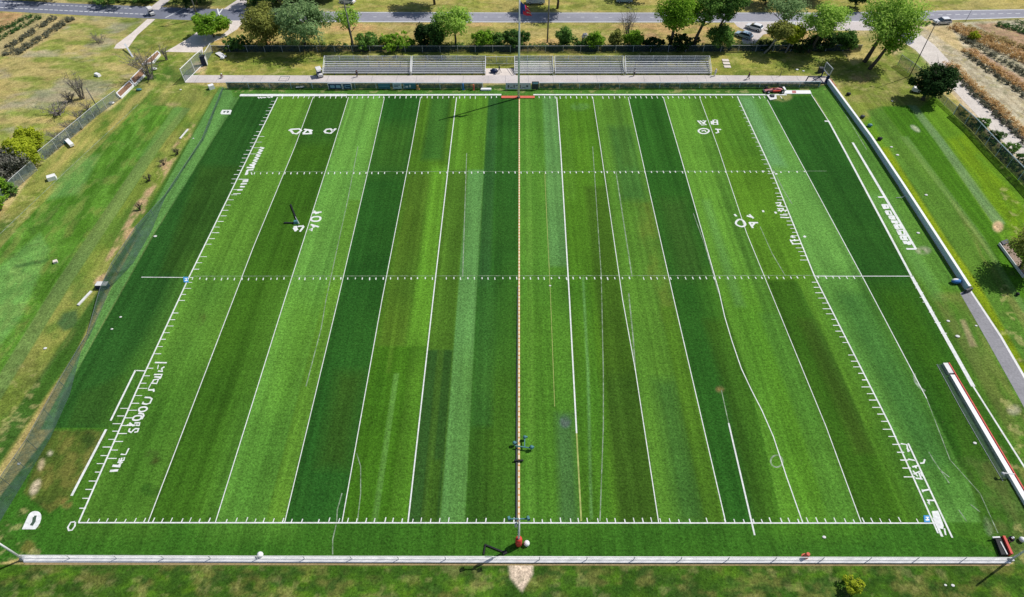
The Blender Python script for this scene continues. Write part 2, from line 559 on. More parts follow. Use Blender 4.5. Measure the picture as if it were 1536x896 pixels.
St(2, 3, (94, 158, 62)); St(2, 3, (82, 146, 48), 440, T1, 80); St(2, 3, (70, 134, 48), 620, T1, 60, 0.7)
paint(between(mix(LN[2], LN[3], .72), LN[3], 300, T1), (92, 140, 38), 0.7, 3)
St(3, 4, (34, 96, 36)); paint(between(LN[3], LN[4], 190, 260), (56, 112, 36), 0.6, 30)
paint(between(mix(LN[3], LN[4], .35), mix(LN[3], LN[4], .9), 560, 700), (50, 88, 24), 0.6, 25)
St(4, 5, (72, 124, 32)); paint(between(mix(LN[4], LN[5], .3), mix(LN[4], LN[5], .85), 145, 240), (48, 112, 44), 0.8, 8)
paint(between(mix(LN[4], LN[5], .6), LN[5], 250, 520), (86, 150, 42), 1, 8)
paint(between(mix(LN[4], LN[5], .08), mix(LN[4], LN[5], .6), 260, 520), (80, 118, 34), 0.7, 8)
paint(between(LN[4], LN[5], 520, T1), (56, 118, 28), 0.9, 3); paint(between(mix(LN[4], LN[5], .7), LN[5], 520, T1), (70, 130, 36), 0.8, 6)
paint(between(mix(LN[4], LN[5], .45), mix(LN[4], LN[5], .54), 560, T1), (92, 148, 62), 0.7, 2)
paint(between(mix(LN[4], LN[5], .3), mix(LN[4], LN[5], .38), 420, 560), (92, 140, 40), 0.5, 2)
St(5, 6, (80, 140, 40))
paint(between(LN[5], mix(LN[5], LN[6], .55), 255, 525), (72, 118, 34), 0.9, 5)
paint(between(LN[5], mix(LN[5], LN[6], .55), 525, T1), (36, 84, 38), 0.9, 3)
paint(between(mix(LN[5], LN[6], .22), mix(LN[5], LN[6], .36), 525, T1), (66, 110, 34), 0.7, 3)
paint(between(mix(LN[5], LN[6], .56), LN[6], 255, T1), (90, 154, 76), 1, 2)
paint(between(mix(LN[5], LN[6], .3), mix(LN[5], LN[6], .5), 690, T1), (60, 106, 28), 0.7, 4)
St(6, 7, (38, 98, 36)); St(6, 7, (50, 96, 24), 560, T1, 120, 0.9); paint(between(LN[6], mix(LN[6], LN[7], .3), 145, 430), (44, 100, 50), 0.7, 5)
paint(between(LN[6], mix(LN[6], LN[7], .45), 420, 640), (44, 106, 44), 0.7, 10)
St(7, 8, (74, 138, 46)); paint(between(mix(LN[7], LN[8], .62), LN[8], T0, 400), (92, 150, 78), 0.8, 5)
paint(between(mix(LN[7], LN[8], .15), mix(LN[7], LN[8], .28), T0, T1), (96, 154, 54), 0.6, 3)
St(7, 8, (66, 130, 36), 430, T1, 100, 0.7)
paint(between(mix(LN[7], LN[8], .65), mix(LN[7], LN[8], .95), 620, T1), (66, 118, 58), 0.9, 12)
St(8, 9, (70, 128, 32)); paint(between(mix(LN[8], LN[9], .5), LN[9], 280, T1), (62, 100, 26), 0.85, 8)
paint(between(mix(LN[8], LN[9], .45), LN[9], 560, T1), (56, 98, 28), 0.8, 20)
paint(between(mix(LN[8], LN[9], .05), mix(LN[8], LN[9], .3), T0, 300), (84, 144, 44), 0.5, 6)
paint(between(LN[8], mix(LN[8], LN[9], .4), 420, T1), (58, 122, 36), 0.6, 8)
paint([(873, 415), (876, 415), (884, 560), (889, 780), (885, 780), (880, 560)], (100, 156, 80), 0.7, 2)
St(9, 10, (78, 134, 42)); paint(between(mix(LN[9], LN[10], .55), LN[10], 300, 500), (98, 122, 42), 0.7, 14, (2.5, 5, 301), 0.42, 0.4)
paint(between(mix(LN[9], LN[10], .3), mix(LN[9], LN[10], .9), 190, 300), (54, 116, 52), 0.7, 12)
paint(between(mix(LN[9], LN[10], .5), mix(LN[9], LN[10], .8), T0, 250), (64, 112, 40), 0.5, 6)
paint(between(mix(LN[9], LN[10], .3), mix(LN[9], LN[10], .7), 570, T1), (48, 106, 46), 0.7, 22)
paint(between(mix(LN[9], LN[10], .7), LN[10], 460, T1), (74, 122, 30), 0.8, 5)
St(10, 11, (36, 98, 34)); paint(between(mix(LN[10], LN[11], .5), LN[11], 480, T1), (50, 92, 24), 0.7, 14)
paint(between(mix(LN[10], LN[11], .2), mix(LN[10], LN[11], .8), 300, 420), (52, 98, 36), 0.6, 20)
St(11, 12, (88, 152, 50)); St(11, 12, (76, 142, 38), 430, T1, 80, 0.9)
paint(between(mix(LN[11], LN[12], .7), LN[12], T0, 480), (64, 120, 42), 0.7, 6)
paint(between(mix(LN[11], LN[12], .6), mix(LN[11], LN[12], 1.), 470, T1), (70, 130, 50), 0.5, 8)
paint(between(mix(LN[11], LN[12], .2), mix(LN[11], LN[12], .4), 300, 460), (98, 158, 76), 0.5, 8)
St(12, 13, (82, 136, 34)); St(12, 13, (70, 132, 40), T0, 240, 40, 0.7)
paint(between(LN[12], mix(LN[12], LN[13], .62), 420, T1), (48, 102, 26), 0.95, 4)
paint(between(mix(LN[12], LN[13], .5), LN[13], 640, T1), (62, 118, 28), 0.7, 12)
paint(between(mix(LN[12], LN[13], .3), mix(LN[12], LN[13], .6), 480, 680), (66, 94, 26), 0.7, 12)
St(13, 14, (92, 156, 66)); St(13, 14, (64, 128, 50), 430, 760, 90)
paint(between(LN[13], mix(LN[13], LN[14], .5), T0, 250), (110, 166, 100), 0.6, 10)
paint(between(mix(LN[13], LN[14], .3), mix(LN[13], LN[14], .9), 440, 700), (54, 118, 54), 0.6, 14)
St(14, 15, (34, 94, 34), T0, 700); St(14, 15, (46, 104, 26), 430, 700, 50)
# right apron
ap = [(1217, 138), (1242, 126), (1303, 212), (1400, 362), (1446, 436), (1536, 610), (1700, 900), (1620, 900), (1536, 700), (1460, 580), (1367, 414), (1243, 182)]
paint(ap, (80, 138, 50), 1, 2)
paint([(1367, 414), (1446, 436), (1536, 610), (1700, 900), (1620, 900), (1536, 700), (1460, 580)], (82, 132, 38), 1, 10)
paint([(1300, 290), (1330, 290), (1420, 450), (1400, 450)], (92, 150, 70), 0.5, 10)
paint([(1395, 440), (1450, 440), (1536, 620), (1600, 760), (1536, 690), (1440, 520)], (118, 130, 62), 0.6, 8, (2, 8, 101), 0.5, 0.2)
paint([(1440, 480), (1447, 480), (1466, 520), (1455, 520)], (170, 150, 110), 0.8, 4)
paint(ell(1521, 615, 10, 7), (190, 178, 150), 0.7, 6)
# bottom right corner of the apron
paint([(1408, 545), (1460, 590), (1536, 720), (1640, 900), (1560, 900), (1515, 838), (1470, 780)], (52, 104, 30), 0.9, 5)
paint([(1440, 690), (1500, 690), (1530, 800), (1490, 800)], (92, 112, 52), 0.7, 14, (2, 3, 105), 0.45)
# right outer ground
ro = [(1246, 112), (1330, 80), (1400, 140), (1490, 226), (1700, 400), (1700, 900), (1536, 580), (1452, 432), (1310, 212)]
paint(ro, (96, 146, 34), 1, 3)
paint([(1246, 112), (1330, 80), (1400, 140), (1375, 165), (1320, 165), (1290, 185)], (128, 142, 58), 0.9, 8)
paint([(1246, 112), (1330, 80), (1400, 140), (1375, 165), (1320, 165), (1290, 185)], (160, 146, 92), 0.6, 8, (3, 3, 111), 0.56)
paint([(1300, 166), (1322, 160), (1360, 210), (1472, 356), (1536, 470), (1700, 760), (1700, 860), (1536, 560), (1400, 340), (1330, 225)], (84, 132, 44), 0.9, 5)
paint([(1318, 222), (1332, 222), (1420, 360), (1470, 430), (1536, 545), (1650, 770), (1640, 790), (1536, 575), (1452, 425), (1380, 315)], (128, 156, 20), 0.85, 5)
paint([(1395, 240), (1406, 240), (1500, 400), (1600, 560), (1590, 580), (1480, 400)], (142, 140, 80), 0.5, 5, (1.5, 6, 113), 0.45)
paint([(1322, 160), (1366, 158), (1402, 210), (1500, 356), (1536, 420), (1700, 690), (1700, 760), (1536, 470), (1472, 356), (1360, 210)], (64, 126, 28), 1, 3)
paint([(1350, 205), (1362, 205), (1476, 356), (1545, 470), (1535, 470), (1466, 356)], (116, 158, 76), 0.6, 3)
paint([(1362, 158), (1374, 158), (1416, 210), (1508, 335), (1496, 345), (1402, 210)], (116, 154, 92), 0.8, 3)
paint(ell(1497, 340, 8, 8), (200, 170, 130), 1, 4)
paint(ell(1373, 193, 8, 3, rot=.6), (190, 200, 160), 0.8, 3)
paint([(1420, 210), (1450, 200), (1600, 400), (1600, 470), (1536, 380)], (120, 158, 20), 0.6, 10, (2, 8, 117), 0.45)
# right crop land
crop = [(1340, 40), (1440, 34), (1700, 22), (1700, 400), (1536, 268), (1480, 200), (1420, 130)]
paint(crop, (196, 186, 158), 1, 3)
paint(crop, (160, 148, 120), 0.6, 3, (1.0, 1.2, 307), 0.5, 0.2)
for p, q in (((1392, 52), (1700, 330)), ((1402, 52), (1700, 310)), ((1415, 56), (1700, 290))):
    paint([p, (p[0] + 3, p[1]), (q[0] + 5, q[1]), q], (150, 136, 108), 0.6, 2, (2, 2, 119), 0.45)
paint([(1384, 40), (1425, 40), (1450, 78), (1440, 78)], (188, 170, 124), 0.9, 4)
paint([(1462, 36), (1500, 34), (1700, 130), (1700, 200)], (176, 142, 112), 0.9, 4)
paint([(1446, 72), (1460, 72), (1700, 215), (1700, 250)], (176, 142, 116), 0.8, 4)
paint([(1416, 92), (1430, 110), (1700, 350), (1700, 390), (1500, 205)], (150, 136, 128), 0.8, 6)
paint([(1400, 128), (1440, 165), (1500, 222), (1700, 385), (1700, 420), (1480, 224), (1405, 145)], (120, 132, 72), 0.9, 5)
paint([(1340, 70), (1375, 76), (1400, 105), (1385, 112), (1345, 86)], (122, 146, 62), 0.9, 5)
# south rough
paint([(-300, 846), (1800, 846), (1800, 1500), (-300, 1500)], (58, 104, 28), 1, 2)
so = [(-300, 848), (1800, 848), (1800, 1500), (-300, 1500)]
paint(so, (88, 134, 30), 0.8, 3, (3, 1.6, 131), 0.56, 0.25)
paint(so, (112, 112, 58), 0.7, 3, (2.2, 1.3, 137), 0.6, 0.2)
paint(so, (40, 84, 26), 0.8, 3, (1.2, .8, 141), 0.56, 0.2)
paint([(30, 843), (1515, 843), (1515, 848), (30, 848)], (150, 130, 90), 0.6, 3, (2, 2, 143), 0.45)
paint([(763, 843), (800, 843), (799, 862), (783, 888), (765, 866)], (216, 196, 172), 1, 4)
# worn corner at the bottom left
wn = [(82, 646), (162, 646), (104, 748), (75, 770), (35, 740), (55, 690)]
paint(wn, (78, 106, 38), 1, 3)
paint(wn, (118, 116, 58), 0.65, 3, (1.2, 1.6, 151), 0.56, 0.2)
paint(wn, (46, 76, 28), 0.8, 4, (2, 2, 155), 0.62, 0.2)
for e, c in ((ell(62, 697, 4, 9, rot=.25), (190, 172, 140)), (ell(53, 731, 6, 13, rot=.5), (205, 190, 165)), (ell(75, 680, 3, 3), (200, 190, 170)),
             (ell(228, 686, 13, 11), (66, 70, 30)), (ell(303, 478, 5, 12, rot=.4), (74, 80, 34)), (ell(100, 755, 8, 8), (140, 120, 70)),
             (ell(40, 820, 14, 10), (110, 108, 50)), (ell(848, 632, 8, 10), (90, 104, 92)), (ell(1080, 584, 6, 4), (140, 110, 70)),
             (ell(1385, 376, 11, 5), (160, 165, 140)), (ell(1482, 790, 5, 14, rot=-.3), (130, 150, 110)), (ell(225, 735, 14, 10), (38, 92, 30)),
             (ell(870, 160, 14, 6), (84, 138, 60)), (ell(260, 157, 11, 3), (176, 156, 112)), (ell(1172, 145, 16, 7), (150, 150, 90)),
             (ell(298, 102, 12, 9), (196, 170, 140)), (ell(1050, 60, 14, 5), (190, 150, 110)), (ell(980, 53, 9, 3), (200, 160, 120)),
             (ell(1345, 76, 8, 6), (205, 178, 140)), (ell(1290, 118, 16, 8), (168, 140, 96)), (ell(395, 65, 12, 6), (200, 150, 100)), (ell(462, 40, 20, 7), (205, 160, 105))):
    paint(e, c, 0.8, 5, (1.1, 1.1, int(c[0] + e[0][0])), 0.38, 0.35)

# streaks from mowing and fine tone, in the field's own direction
infield = (PY > 140) & (PY < 836) & (PX > 60) & (PX < 1500)
s1 = fbm(gx / 0.55, gy / 40, 201, 3) - 0.5
s2 = fbm(gx / 2.4, gy / 18, 211, 3) - 0.5
s3 = fbm(gx / 3.5, gy / 3.5, 221, 4) - 0.5
s4 = fbm(gx / 10.0, gy / 12.0, 231, 3) - 0.5
s5 = fbm(gx / 20, gy / 0.8, 241, 2) - 0.5
s6 = fbm(gx / 1.0, gy / 0.8, 251, 3) - 0.5
s7 = fbm(gx / 2.2, gy / 1.7, 261, 4) - 0.5
k = np.where(infield, 1 + 0.6 * s1 + 0.3 * s2 + 0.28 * s3 + 0.2 * s4 + 0.1 * s5, 1 + 0.3 * s3 + 0.25 * s4 + 0.55 * s6 + 0.5 * s7)
COL *= k[:, None]
tuft = np.where(infield, 0, np.clip((fbm(gx / 1.6, gy / 1.3, 271, 4) - 0.6) * 5, 0, 0.5))
COL += tuft[:, None] * 0.7 * (L3((70, 92, 38))[None] - COL)
calm = np.ones(N)
for pl in ([(212, 157), (286, 163), (245, 215), (110, 420), (0, 600), (-200, 900), (-200, 585), (0, 374), (25, 345)], [(1322, 160), (1374, 158), (1416, 210), (1508, 335), (1700, 600), (1700, 760), (1536, 470), (1472, 356), (1360, 210)]):
    ix_, al_ = poly_alpha(pl, 8)
    calm[ix_] = 1 - 0.85 * al_
calm[PY > 845] = 0.45
strw = calm * np.where(infield, 0, np.clip((fbm(gx / 1.3, gy / 1.0, 281, 4) - 0.62) * 5, 0, 0.4))
COL += strw[:, None] * (L3((190, 176, 118))[None] - COL)
warm = np.where(infield, 0.22 * s4 + 0.12 * s2, 0.15 * s4)
COL[:, 0] *= 1 + warm
COL[:, 2] *= 1 - 0.6 * warm
gr = np.clip((COL[:, 1] - COL[:, 0]) / (COL[:, 1] + 1e-6) * 2.2, 0, 1)
COL[:, 0] *= 1 + 0.0 * gr
COL[:, 1] *= 1 - 0.13 * gr
gr2 = np.clip((COL[:, 1] - COL[:, 0]) / (COL[:, 1] + 1e-6) * 2.2 - 1.25, 0, 1)
COL[:, 0] *= 1 + 0.8 * gr2
COL[:, 2] *= 1 + 0.04 * gr - 0.42 * gr2
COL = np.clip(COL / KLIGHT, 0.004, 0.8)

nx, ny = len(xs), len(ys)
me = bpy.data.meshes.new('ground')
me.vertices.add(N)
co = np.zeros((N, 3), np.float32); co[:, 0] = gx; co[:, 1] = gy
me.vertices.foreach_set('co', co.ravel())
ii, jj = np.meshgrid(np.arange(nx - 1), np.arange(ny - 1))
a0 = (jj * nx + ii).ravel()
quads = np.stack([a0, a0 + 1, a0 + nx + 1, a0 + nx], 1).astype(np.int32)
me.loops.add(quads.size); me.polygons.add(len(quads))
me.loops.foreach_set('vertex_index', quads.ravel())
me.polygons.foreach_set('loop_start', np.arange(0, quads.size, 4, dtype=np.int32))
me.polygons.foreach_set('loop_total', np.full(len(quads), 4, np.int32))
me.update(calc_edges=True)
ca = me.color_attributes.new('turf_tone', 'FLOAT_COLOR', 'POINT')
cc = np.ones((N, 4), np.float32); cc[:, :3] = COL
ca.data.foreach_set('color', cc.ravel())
gm = bpy.data.materials.new('turf_and_soil')
gm.use_nodes = True
nt = gm.node_tree
b = nt.nodes['Principled BSDF']
b.inputs['Roughness'].default_value = 0.95
b.inputs['Specular IOR Level'].default_value = 0.05
at_n = nt.nodes.new('ShaderNodeAttribute'); at_n.attribute_name = 'turf_tone'
geo = nt.nodes.new('ShaderNodeNewGeometry')


def nz(scale, det, rough=0.6):
    n = nt.nodes.new('ShaderNodeTexNoise')
    n.inputs['Scale'].default_value = scale; n.inputs['Detail'].default_value = det
    n.inputs['Roughness'].default_value = rough
    nt.links.new(geo.outputs['Position'], n.inputs['Vector'])
    return n


def mr(src, a, b_, c, d):
    r = nt.nodes.new('ShaderNodeMapRange')
    r.inputs[1].default_value = a; r.inputs[2].default_value = b_; r.inputs[3].default_value = c; r.inputs[4].default_value = d
    nt.links.new(src, r.inputs[0])
    return r.outputs[0]


def mul(a, b_):
    m_ = nt.nodes.new('ShaderNodeMath'); m_.operation = 'MULTIPLY'
    nt.links.new(a, m_.inputs[0]); nt.links.new(b_, m_.inputs[1])
    return m_.outputs[0]


f1 = mr(nz(3.6, 4, 0.85).outputs['Fac'], 0.3, 0.7, 0.36, 1.68)
f2 = mr(nz(1.7, 4, 0.7).outputs['Fac'], 0.3, 0.7, 0.76, 1.24)
f3 = mr(nz(0.9, 5, 0.75).outputs['Fac'], 0.2, 0.36, 0.55, 1.0)
tone = mul(mul(f1, f2), f3)
vs = nt.nodes.new('ShaderNodeVectorMath'); vs.operation = 'SCALE'
nt.links.new(at_n.outputs['Color'], vs.inputs[0]); nt.links.new(tone, vs.inputs['Scale'])
mixs = nt.nodes.new('ShaderNodeMix'); mixs.data_type = 'RGBA'
nt.links.new(mr(nz(3.1, 3, 0.8).outputs['Fac'], 0.66, 0.78, 0.0, 0.55), mixs.inputs[0])
nt.links.new(vs.outputs[0], mixs.inputs[6])
mixs.inputs[7].default_value = (0.33, 0.36, 0.15, 1)
nt.links.new(mixs.outputs[2], b.inputs['Base Color'])
bp = nt.nodes.new('ShaderNodeBump'); bp.inputs['Strength'].default_value = 0.7; bp.inputs['Distance'].default_value = 0.12
nt.links.new(nz(3.5, 4, 0.7).outputs['Fac'], bp.inputs['Height'])
nt.links.new(bp.outputs[0], b.inputs['Normal'])
me.materials.append(gm)
ground = bpy.data.objects.new('ground', me)
col.objects.link(ground)
structure(ground)


# ------------------------------------------------------------------ roads and paths
def G(pts, z=0.0): return [at(x, y, z) for x, y in pts]


def sheet_obj(name, pts, z, material):
    mb = MB(); mb.sheet([at(x, y) for x, y in pts], z)
    return structure(mb.build(name, material))


lo = [(-90, 13), (0, 17), (100, 22), (200, 27), (300, 31), (365, 32.5)]
up = [(365, 14.5), (300, 13), (200, 9), (100, 5), (0, 0), (-90, -4)]
sheet_obj('road', lo + up, 0.006, M['asphaltdark'])
lo2 = [(365, 32.5), (400, 33), (520, 33.5), (780, 34), (1100, 34), (1250, 33.5), (1350, 32), (1440, 30), (1536, 27), (1640, 23)]
up2 = [(1640, 11), (1536, 14), (1440, 15.5), (1350, 17), (1250, 19), (1100, 19), (780, 19), (520, 18), (400, 15.5), (365, 14.5)]
sheet_obj('road', lo2 + up2, 0.006, M['asphalt'])
# road markings
rm = MB()
rm.strip(G([(380, 32), (520, 32.6), (780, 33.1), (1100, 33.1), (1250, 32.6), (1350, 31.2)]), 0.28, 0.012)
rm.strip(G([(1400, 29.8), (1440, 29.2), (1536, 26.2), (1640, 22.4)]), 0.28, 0.012)
rm.strip(G([(380, 16), (520, 18.8), (780, 19.8), (1100, 19.8), (1250, 19.8), (1350, 17.8), (1440, 16.3), (1536, 14.8)]), 0.22, 0.012)


def dashes(a, b, n, w, fill=0.5, z=0.012, mb=rm):
    pa, pb = at(*a), at(*b)
    for i in range(n):
        t0 = i / n; t1 = (i + fill) / n
        mb.strip([pa.lerp(pb, t0), pa.lerp(pb, t1)], w, z)


dashes((560, 25.5), (1100, 26.5), 26, 0.16, 0.25)
dashes((1355, 23.5), (1536, 20.2), 14, 0.2, 0.55)
dashes((1540, 20), (1640, 17), 8, 0.2, 0.55)
dashes((0, 4.2), (200, 13), 30, 0.24, 0.6)
dashes((0, 11.5), (225, 22), 30, 0.3, 0.72)
rm.strip(G([(248, 27), (262, 20), (280, 11)]), 0.25, 0.012)
rm.strip(G([(326, 13), (328, 20), (333, 31)]), 0.35, 0.012)
rm.strip(G([(334, 13), (329, 20)]), 0.35, 0.012)
rm.strip(G([(270, 20.5), (300, 22)]), 0.18, 0.012)
structure(rm.build('road_markings', M['line']))
sheet_obj('path', [(221, 29), (233, 29), (206, 53), (193, 71), (186, 73), (171, 73), (174, 67), (197, 50)], 0.010, M['paleconcrete'])
sheet_obj('path', [(222, 14), (238, 15), (262, -6), (250, -8)], 0.010, M['concrete'])
sheet_obj('driveway', [(337, 31), (366, 31), (356, 44), (340, 54), (318, 64), (304, 72), (305, 79), (247, 78), (262, 70), (282, 58), (296, 48), (312, 52), (330, 55), (343, 45), (345, 38)], 0.011, M['paleconcrete'])
sheet_obj('driveway', [(335, 14), (366, 16), (371, 8), (368, -8), (390, -20), (372, -20), (356, 0)], 0.011, M['concrete'])
sheet_obj('driveway', [(1100, 33), (1170, 33), (1180, 45), (1145, 52), (1132, 66), (1112, 66), (1116, 45), (1106, 40)], 0.010, M['concrete'])
sheet_obj('driveway', [(1170, 33), (1372, 31), (1360, 47), (1330, 46), (1200, 46)], 0.011, M['concrete'])
trk = [(1340, 36), (1362, 46), (1380, 52), (1402, 68), (1424, 92), (1442, 116), (1482, 162), (1512, 192), (1545, 222), (1640, 310), (1640, 335), (1536, 243), (1500, 208), (1468, 176), (1432, 137), (1402, 104), (1372, 74), (1352, 62), (1330, 54)]
sheet_obj('dirt_track', trk, 0.008, M['gravel'])
sheet_obj('road_patch', [(1345, 47), (1356, 49), (1368, 57), (1371, 64), (1364, 68), (1352, 62), (1343, 54)], 0.013, M['asphaltdark'])
sheet_obj('walkway', [(276, 113), (480, 113.6), (1066, 113.2), (1244, 114.5), (1240, 126), (1000, 125.5), (480, 125), (278, 124.2)], 0.03, M['concrete'])
sheet_obj('bleacher_apron', [(728, 103), (774, 103), (774, 113.6), (728, 113.6)], 0.028, M['paleconcrete'])
jm = MB()
for k, x in enumerate(range(300, 1240, 33)):
    x += rng.uniform(-5, 5)
    a, b2 = at(x, 113.8), at(x, 124.6)
    b2.x = a.x
    jm.strip([a, b2], 0.07, 0.034)
structure(jm.build('walkway_joints', M['path']))
sheet_obj('path', [(1440, 440), (1452, 433), (1500, 505), (1545, 582), (1620, 715), (1590, 715), (1529, 598), (1480, 510)], 0.010, M['path'])
sheet_obj('path_edging', [(1452, 433), (1455, 433), (1503, 505), (1548, 582), (1620, 712), (1616, 712), (1544, 582), (1499.5, 505)], 0.014, M['offwhite'])
for x, y in ((1088, 91), (1089.5, 95.5), (1091, 100.5)):
    s = ppm(y)
    mb = MB(at(x, y)); p = at(x, y)
    mb.box((p.x, p.y, 0.06), (1.6, 1.1, 0.12))
    tag(mb.build('paving_slab', M['paleconcrete']), {91: 'farthest of three pale slabs lying on the bank right of the bleachers', 95.5: 'middle of three pale slabs lying on the bank right of the bleachers', 100.5: 'nearest of three pale slabs lying on the bank right of the bleachers'}[y], 'slab', 'slabs on the bank')
kerb = MB()
kerb.prism(G([(34, 833.5), (1514, 836.5), (1516, 845.5), (36, 844)]), 0.0, 0.11)
structure(kerb.build('kerb', mat('painted_kerb', (0.8, 0.79, 0.78), 0.8, 0.1, 1.0)))
kd = MB()
structure(MB().strip(G([(37, 846), (780, 847), (1514, 847.5)]), 0.22, 0.007).build('kerb_edging', mat('bare_soil_edge', alb((160, 140, 100)), 0.95, 0.3)))

# ------------------------------------------------------------------ field markings
fm = MB()
Z1, Z2 = 0.010, 0.014


def pline(pl, y0, y1, w, z=Z1, mb=fm):
    ys_ = [y0] + [y for _, y in pl if y0 < y < y1] + [y1]
    mb.strip(G([(xat(pl, y), y) for y in ys_]), w, z)


pline(LN[0], 146, 784, 0.21)
for i in (1, 2, 4): pline(LN[i], 146, 784, 0.115)
pline(LN[3], 146, 784, 0.105)
pline(LN[5], 146, 784, 0.17)
pline(LN[8], 146, 650, 0.2)
pline(LN[9], 146, 784, 0.115)
pline(LN[10], 146, 784, 0.12)
fm.strip(G([(995, 146), (1016.7, 220), (1048, 330), (1078, 435), (1087, 475), (1098, 512), (1112, 553), (1127, 585), (1143, 616), (1160, 655), (1180, 716), (1204, 784)]), 0.13, Z1)
fm.strip(G([(1093, 635), (1132, 803)]), 0.2, Z1)
pline(LN[12], 146, 784, 0.105)
pline(LN[13], 146, 800, 0.2)
fm.strip(G([(1151, 150), (1183, 210), (1209, 258), (1293, 414), (1390, 598)]), 0.13, Z1)
fm.strip(G([(1217, 142), (1243, 182)]), 0.15, Z1)
fm.strip(G([(1243, 182), (1269, 230), (1367, 414)]), [0.34, 0.36, 0.38], Z1)
fm.strip(G([(1367, 414), (1460, 580)]), [0.55, 0.6], Z1)
fm.strip(G([(1460, 580), (1536, 700), (1600, 800)]), 0.24, Z1)
fm.strip(G([(1237, 182), (1244, 182)]), 0.45, Z2)
# sidelines
fm.strip(G([(360, 143), (520, 142.8)]), 0.95, 0.020)
fm.strip(G([(520, 142.8), (752, 142.3)]), 0.6, 0.019)
fm.strip(G([(800, 142.3), (1180, 142.3)]), 0.5, 0.019)
fm.strip(G([(118, 784.3), (1404, 785)]), 0.16, 0.018)


def ticks(a, b, spacing, dx, dy, w, skip=0.0, mb=fm, z=Z2, seed=1):
    r = random.Random(seed)
    pa, pb = at(*a), at(*b)
    n = int((pb - pa).length / spacing)
    for i in range(n + 1):
        if r.random() < skip: continue
        p = pa.lerp(pb, i / max(n, 1)) + Vector((r.uniform(-.12, .12), r.uniform(-.06, .06), 0))
        kx = r.uniform(0.75, 1.15)
        mb.strip([p, p + Vector((dx * kx, dy * kx, 0))], w * .82 * r.uniform(.8, 1.15), z + r.choice((0, .001, .002)))


# hash rows
ticks((372, 259), (1152, 256.5), 1.2, 0.06, -0.6, 0.22, 0.05, seed=3)
ticks((1160, 258), (1206, 257), 1.3, 0, -0.4, 0.28, 0, seed=33)
ticks((290, 417), (1290, 415), 1.15, 0.06, -0.55, 0.2, 0.05, seed=4)
fm.strip(G([(212, 416), (290, 416.5)]), 0.12, Z1)
fm.strip(G([(1222, 414.5), (1370, 414.5)]), 0.13, Z1)
ticks((424, 144.5), (745, 144.5), 1.2, 0.04, -1.0, 0.2, 0.08, seed=5)
ticks((808, 144.5), (1170, 144.5), 1.2, 0.04, -1.0, 0.2, 0.08, seed=6)
ticks((132, 783.5), (770, 784), 1.1, 0.05, 0.55, 0.15, 0.04, seed=7)
ticks((800, 784), (1392, 784), 1.1, -0.05, 0.55, 0.15, 0.04, seed=8)
# end-line ticks
ticks((414, 152), (352, 275), 1.3, -0.95, 0, 0.16, 0.04, seed=9)
ticks((386, 205), (374, 231), 1.6, 1.8, 0, 0.14, 0.2, seed=10)
ticks((350, 285), (290, 404), 1.45, 1.1, 0, 0.16, 0.06, seed=11)
ticks((280, 424), (210, 575), 1.3, 1.05, 0, 0.15, 0.06, seed=12)
ticks((206, 583), (160, 688), 1.2, 1.25, 0, 0.14, 0.0, seed=13)
ticks((192, 613), (128, 762), 1.15, -1.0, 0, 0.14, 0.05, seed=14)
ticks((1114, 160), (1172, 290), 1.5, -0.85, 0, 0.14, 0.04, seed=15)
ticks((1172, 290), (1212, 390), 1.0, -1.25, 0, 0.16, 0.06, seed=16)
ticks((1226, 424), (1362, 690), 1.12, -1.1, 0, 0.16, 0.03, seed=17)
ticks((1362, 690), (1372, 716), 1.0, -1.3, 0, 0.15, 0.0, seed=18)
ticks((1376, 425), (1420, 500), 1.0, -0.8, 0, 0.13, 0.15, seed=19)


def glyph(x0, y0, s, lines, w, mb=fm, z=Z2):
    for i, l in enumerate(lines):
        if len(l) >= 6 and l[0] == l[-1]:
            c_ = l[:-1]; n_p = len(c_); sm = []
            for q_ in range(n_p):
                p0, p1, p2, p3 = c_[q_ - 1], c_[q_], c_[(q_ + 1) % n_p], c_[(q_ + 2) % n_p]
                for t in (0, .25, .5, .75):
                    sm.append(tuple(0.5 * (2 * p1[a] + (p2[a] - p0[a]) * t + (2 * p0[a] - 5 * p1[a] + 4 * p2[a] - p3[a]) * t * t + (3 * p1[a] - p0[a] - 3 * p2[a] + p3[a]) * t ** 3) for a in (0, 1)))
            l = sm + [sm[0]]
        mb.strip(G([(x0 + x / s, y0 + y / s) for x, y in l]), w, z + 0.0004 * (i % 8))


glyph(320, 130, 7.465, [[(845, 495), (870, 480), (960, 475), (985, 492), (935, 530), (895, 525), (868, 492)],
                        [(1000, 530), (1106, 526)], [(1005, 525), (1048, 488), (1112, 496)], [(1015, 480), (1100, 490)], [(1075, 490), (1095, 520)],
                        [(1372, 470), (1312, 525), (1258, 518), (1245, 502), (1268, 480), (1312, 475), (1340, 500)]], 0.5)
zz = []
for kk in range(16):
    t = kk / 15
    x = 546 + (432 - 546) * t; y = 686 + (905 - 686) * t
    zz.append([(x - 24, y + (6 if kk % 2 else -5)), (x + 24, y - (6 if kk % 2 else -5))])
glyph(320, 130, 7.465, zz, 0.33)
glyph(350, 230, 7.467, [[(155, 190), (225, 185)], [(160, 190), (140, 245)], [(150, 160), (235, 165)], [(180, 130), (240, 135)], [(45, 412), (105, 410)], [(75, 375), (128, 377)], [(82, 346), (150, 342)], [(105, 312), (167, 306)]], 0.42)
glyph(350, 230, 7.467, [[(60, 292), (170, 294)], [(0, 455), (82, 453)], [(100, 325), (165, 318)], [(200, 215), (210, 240)]], 0.2)
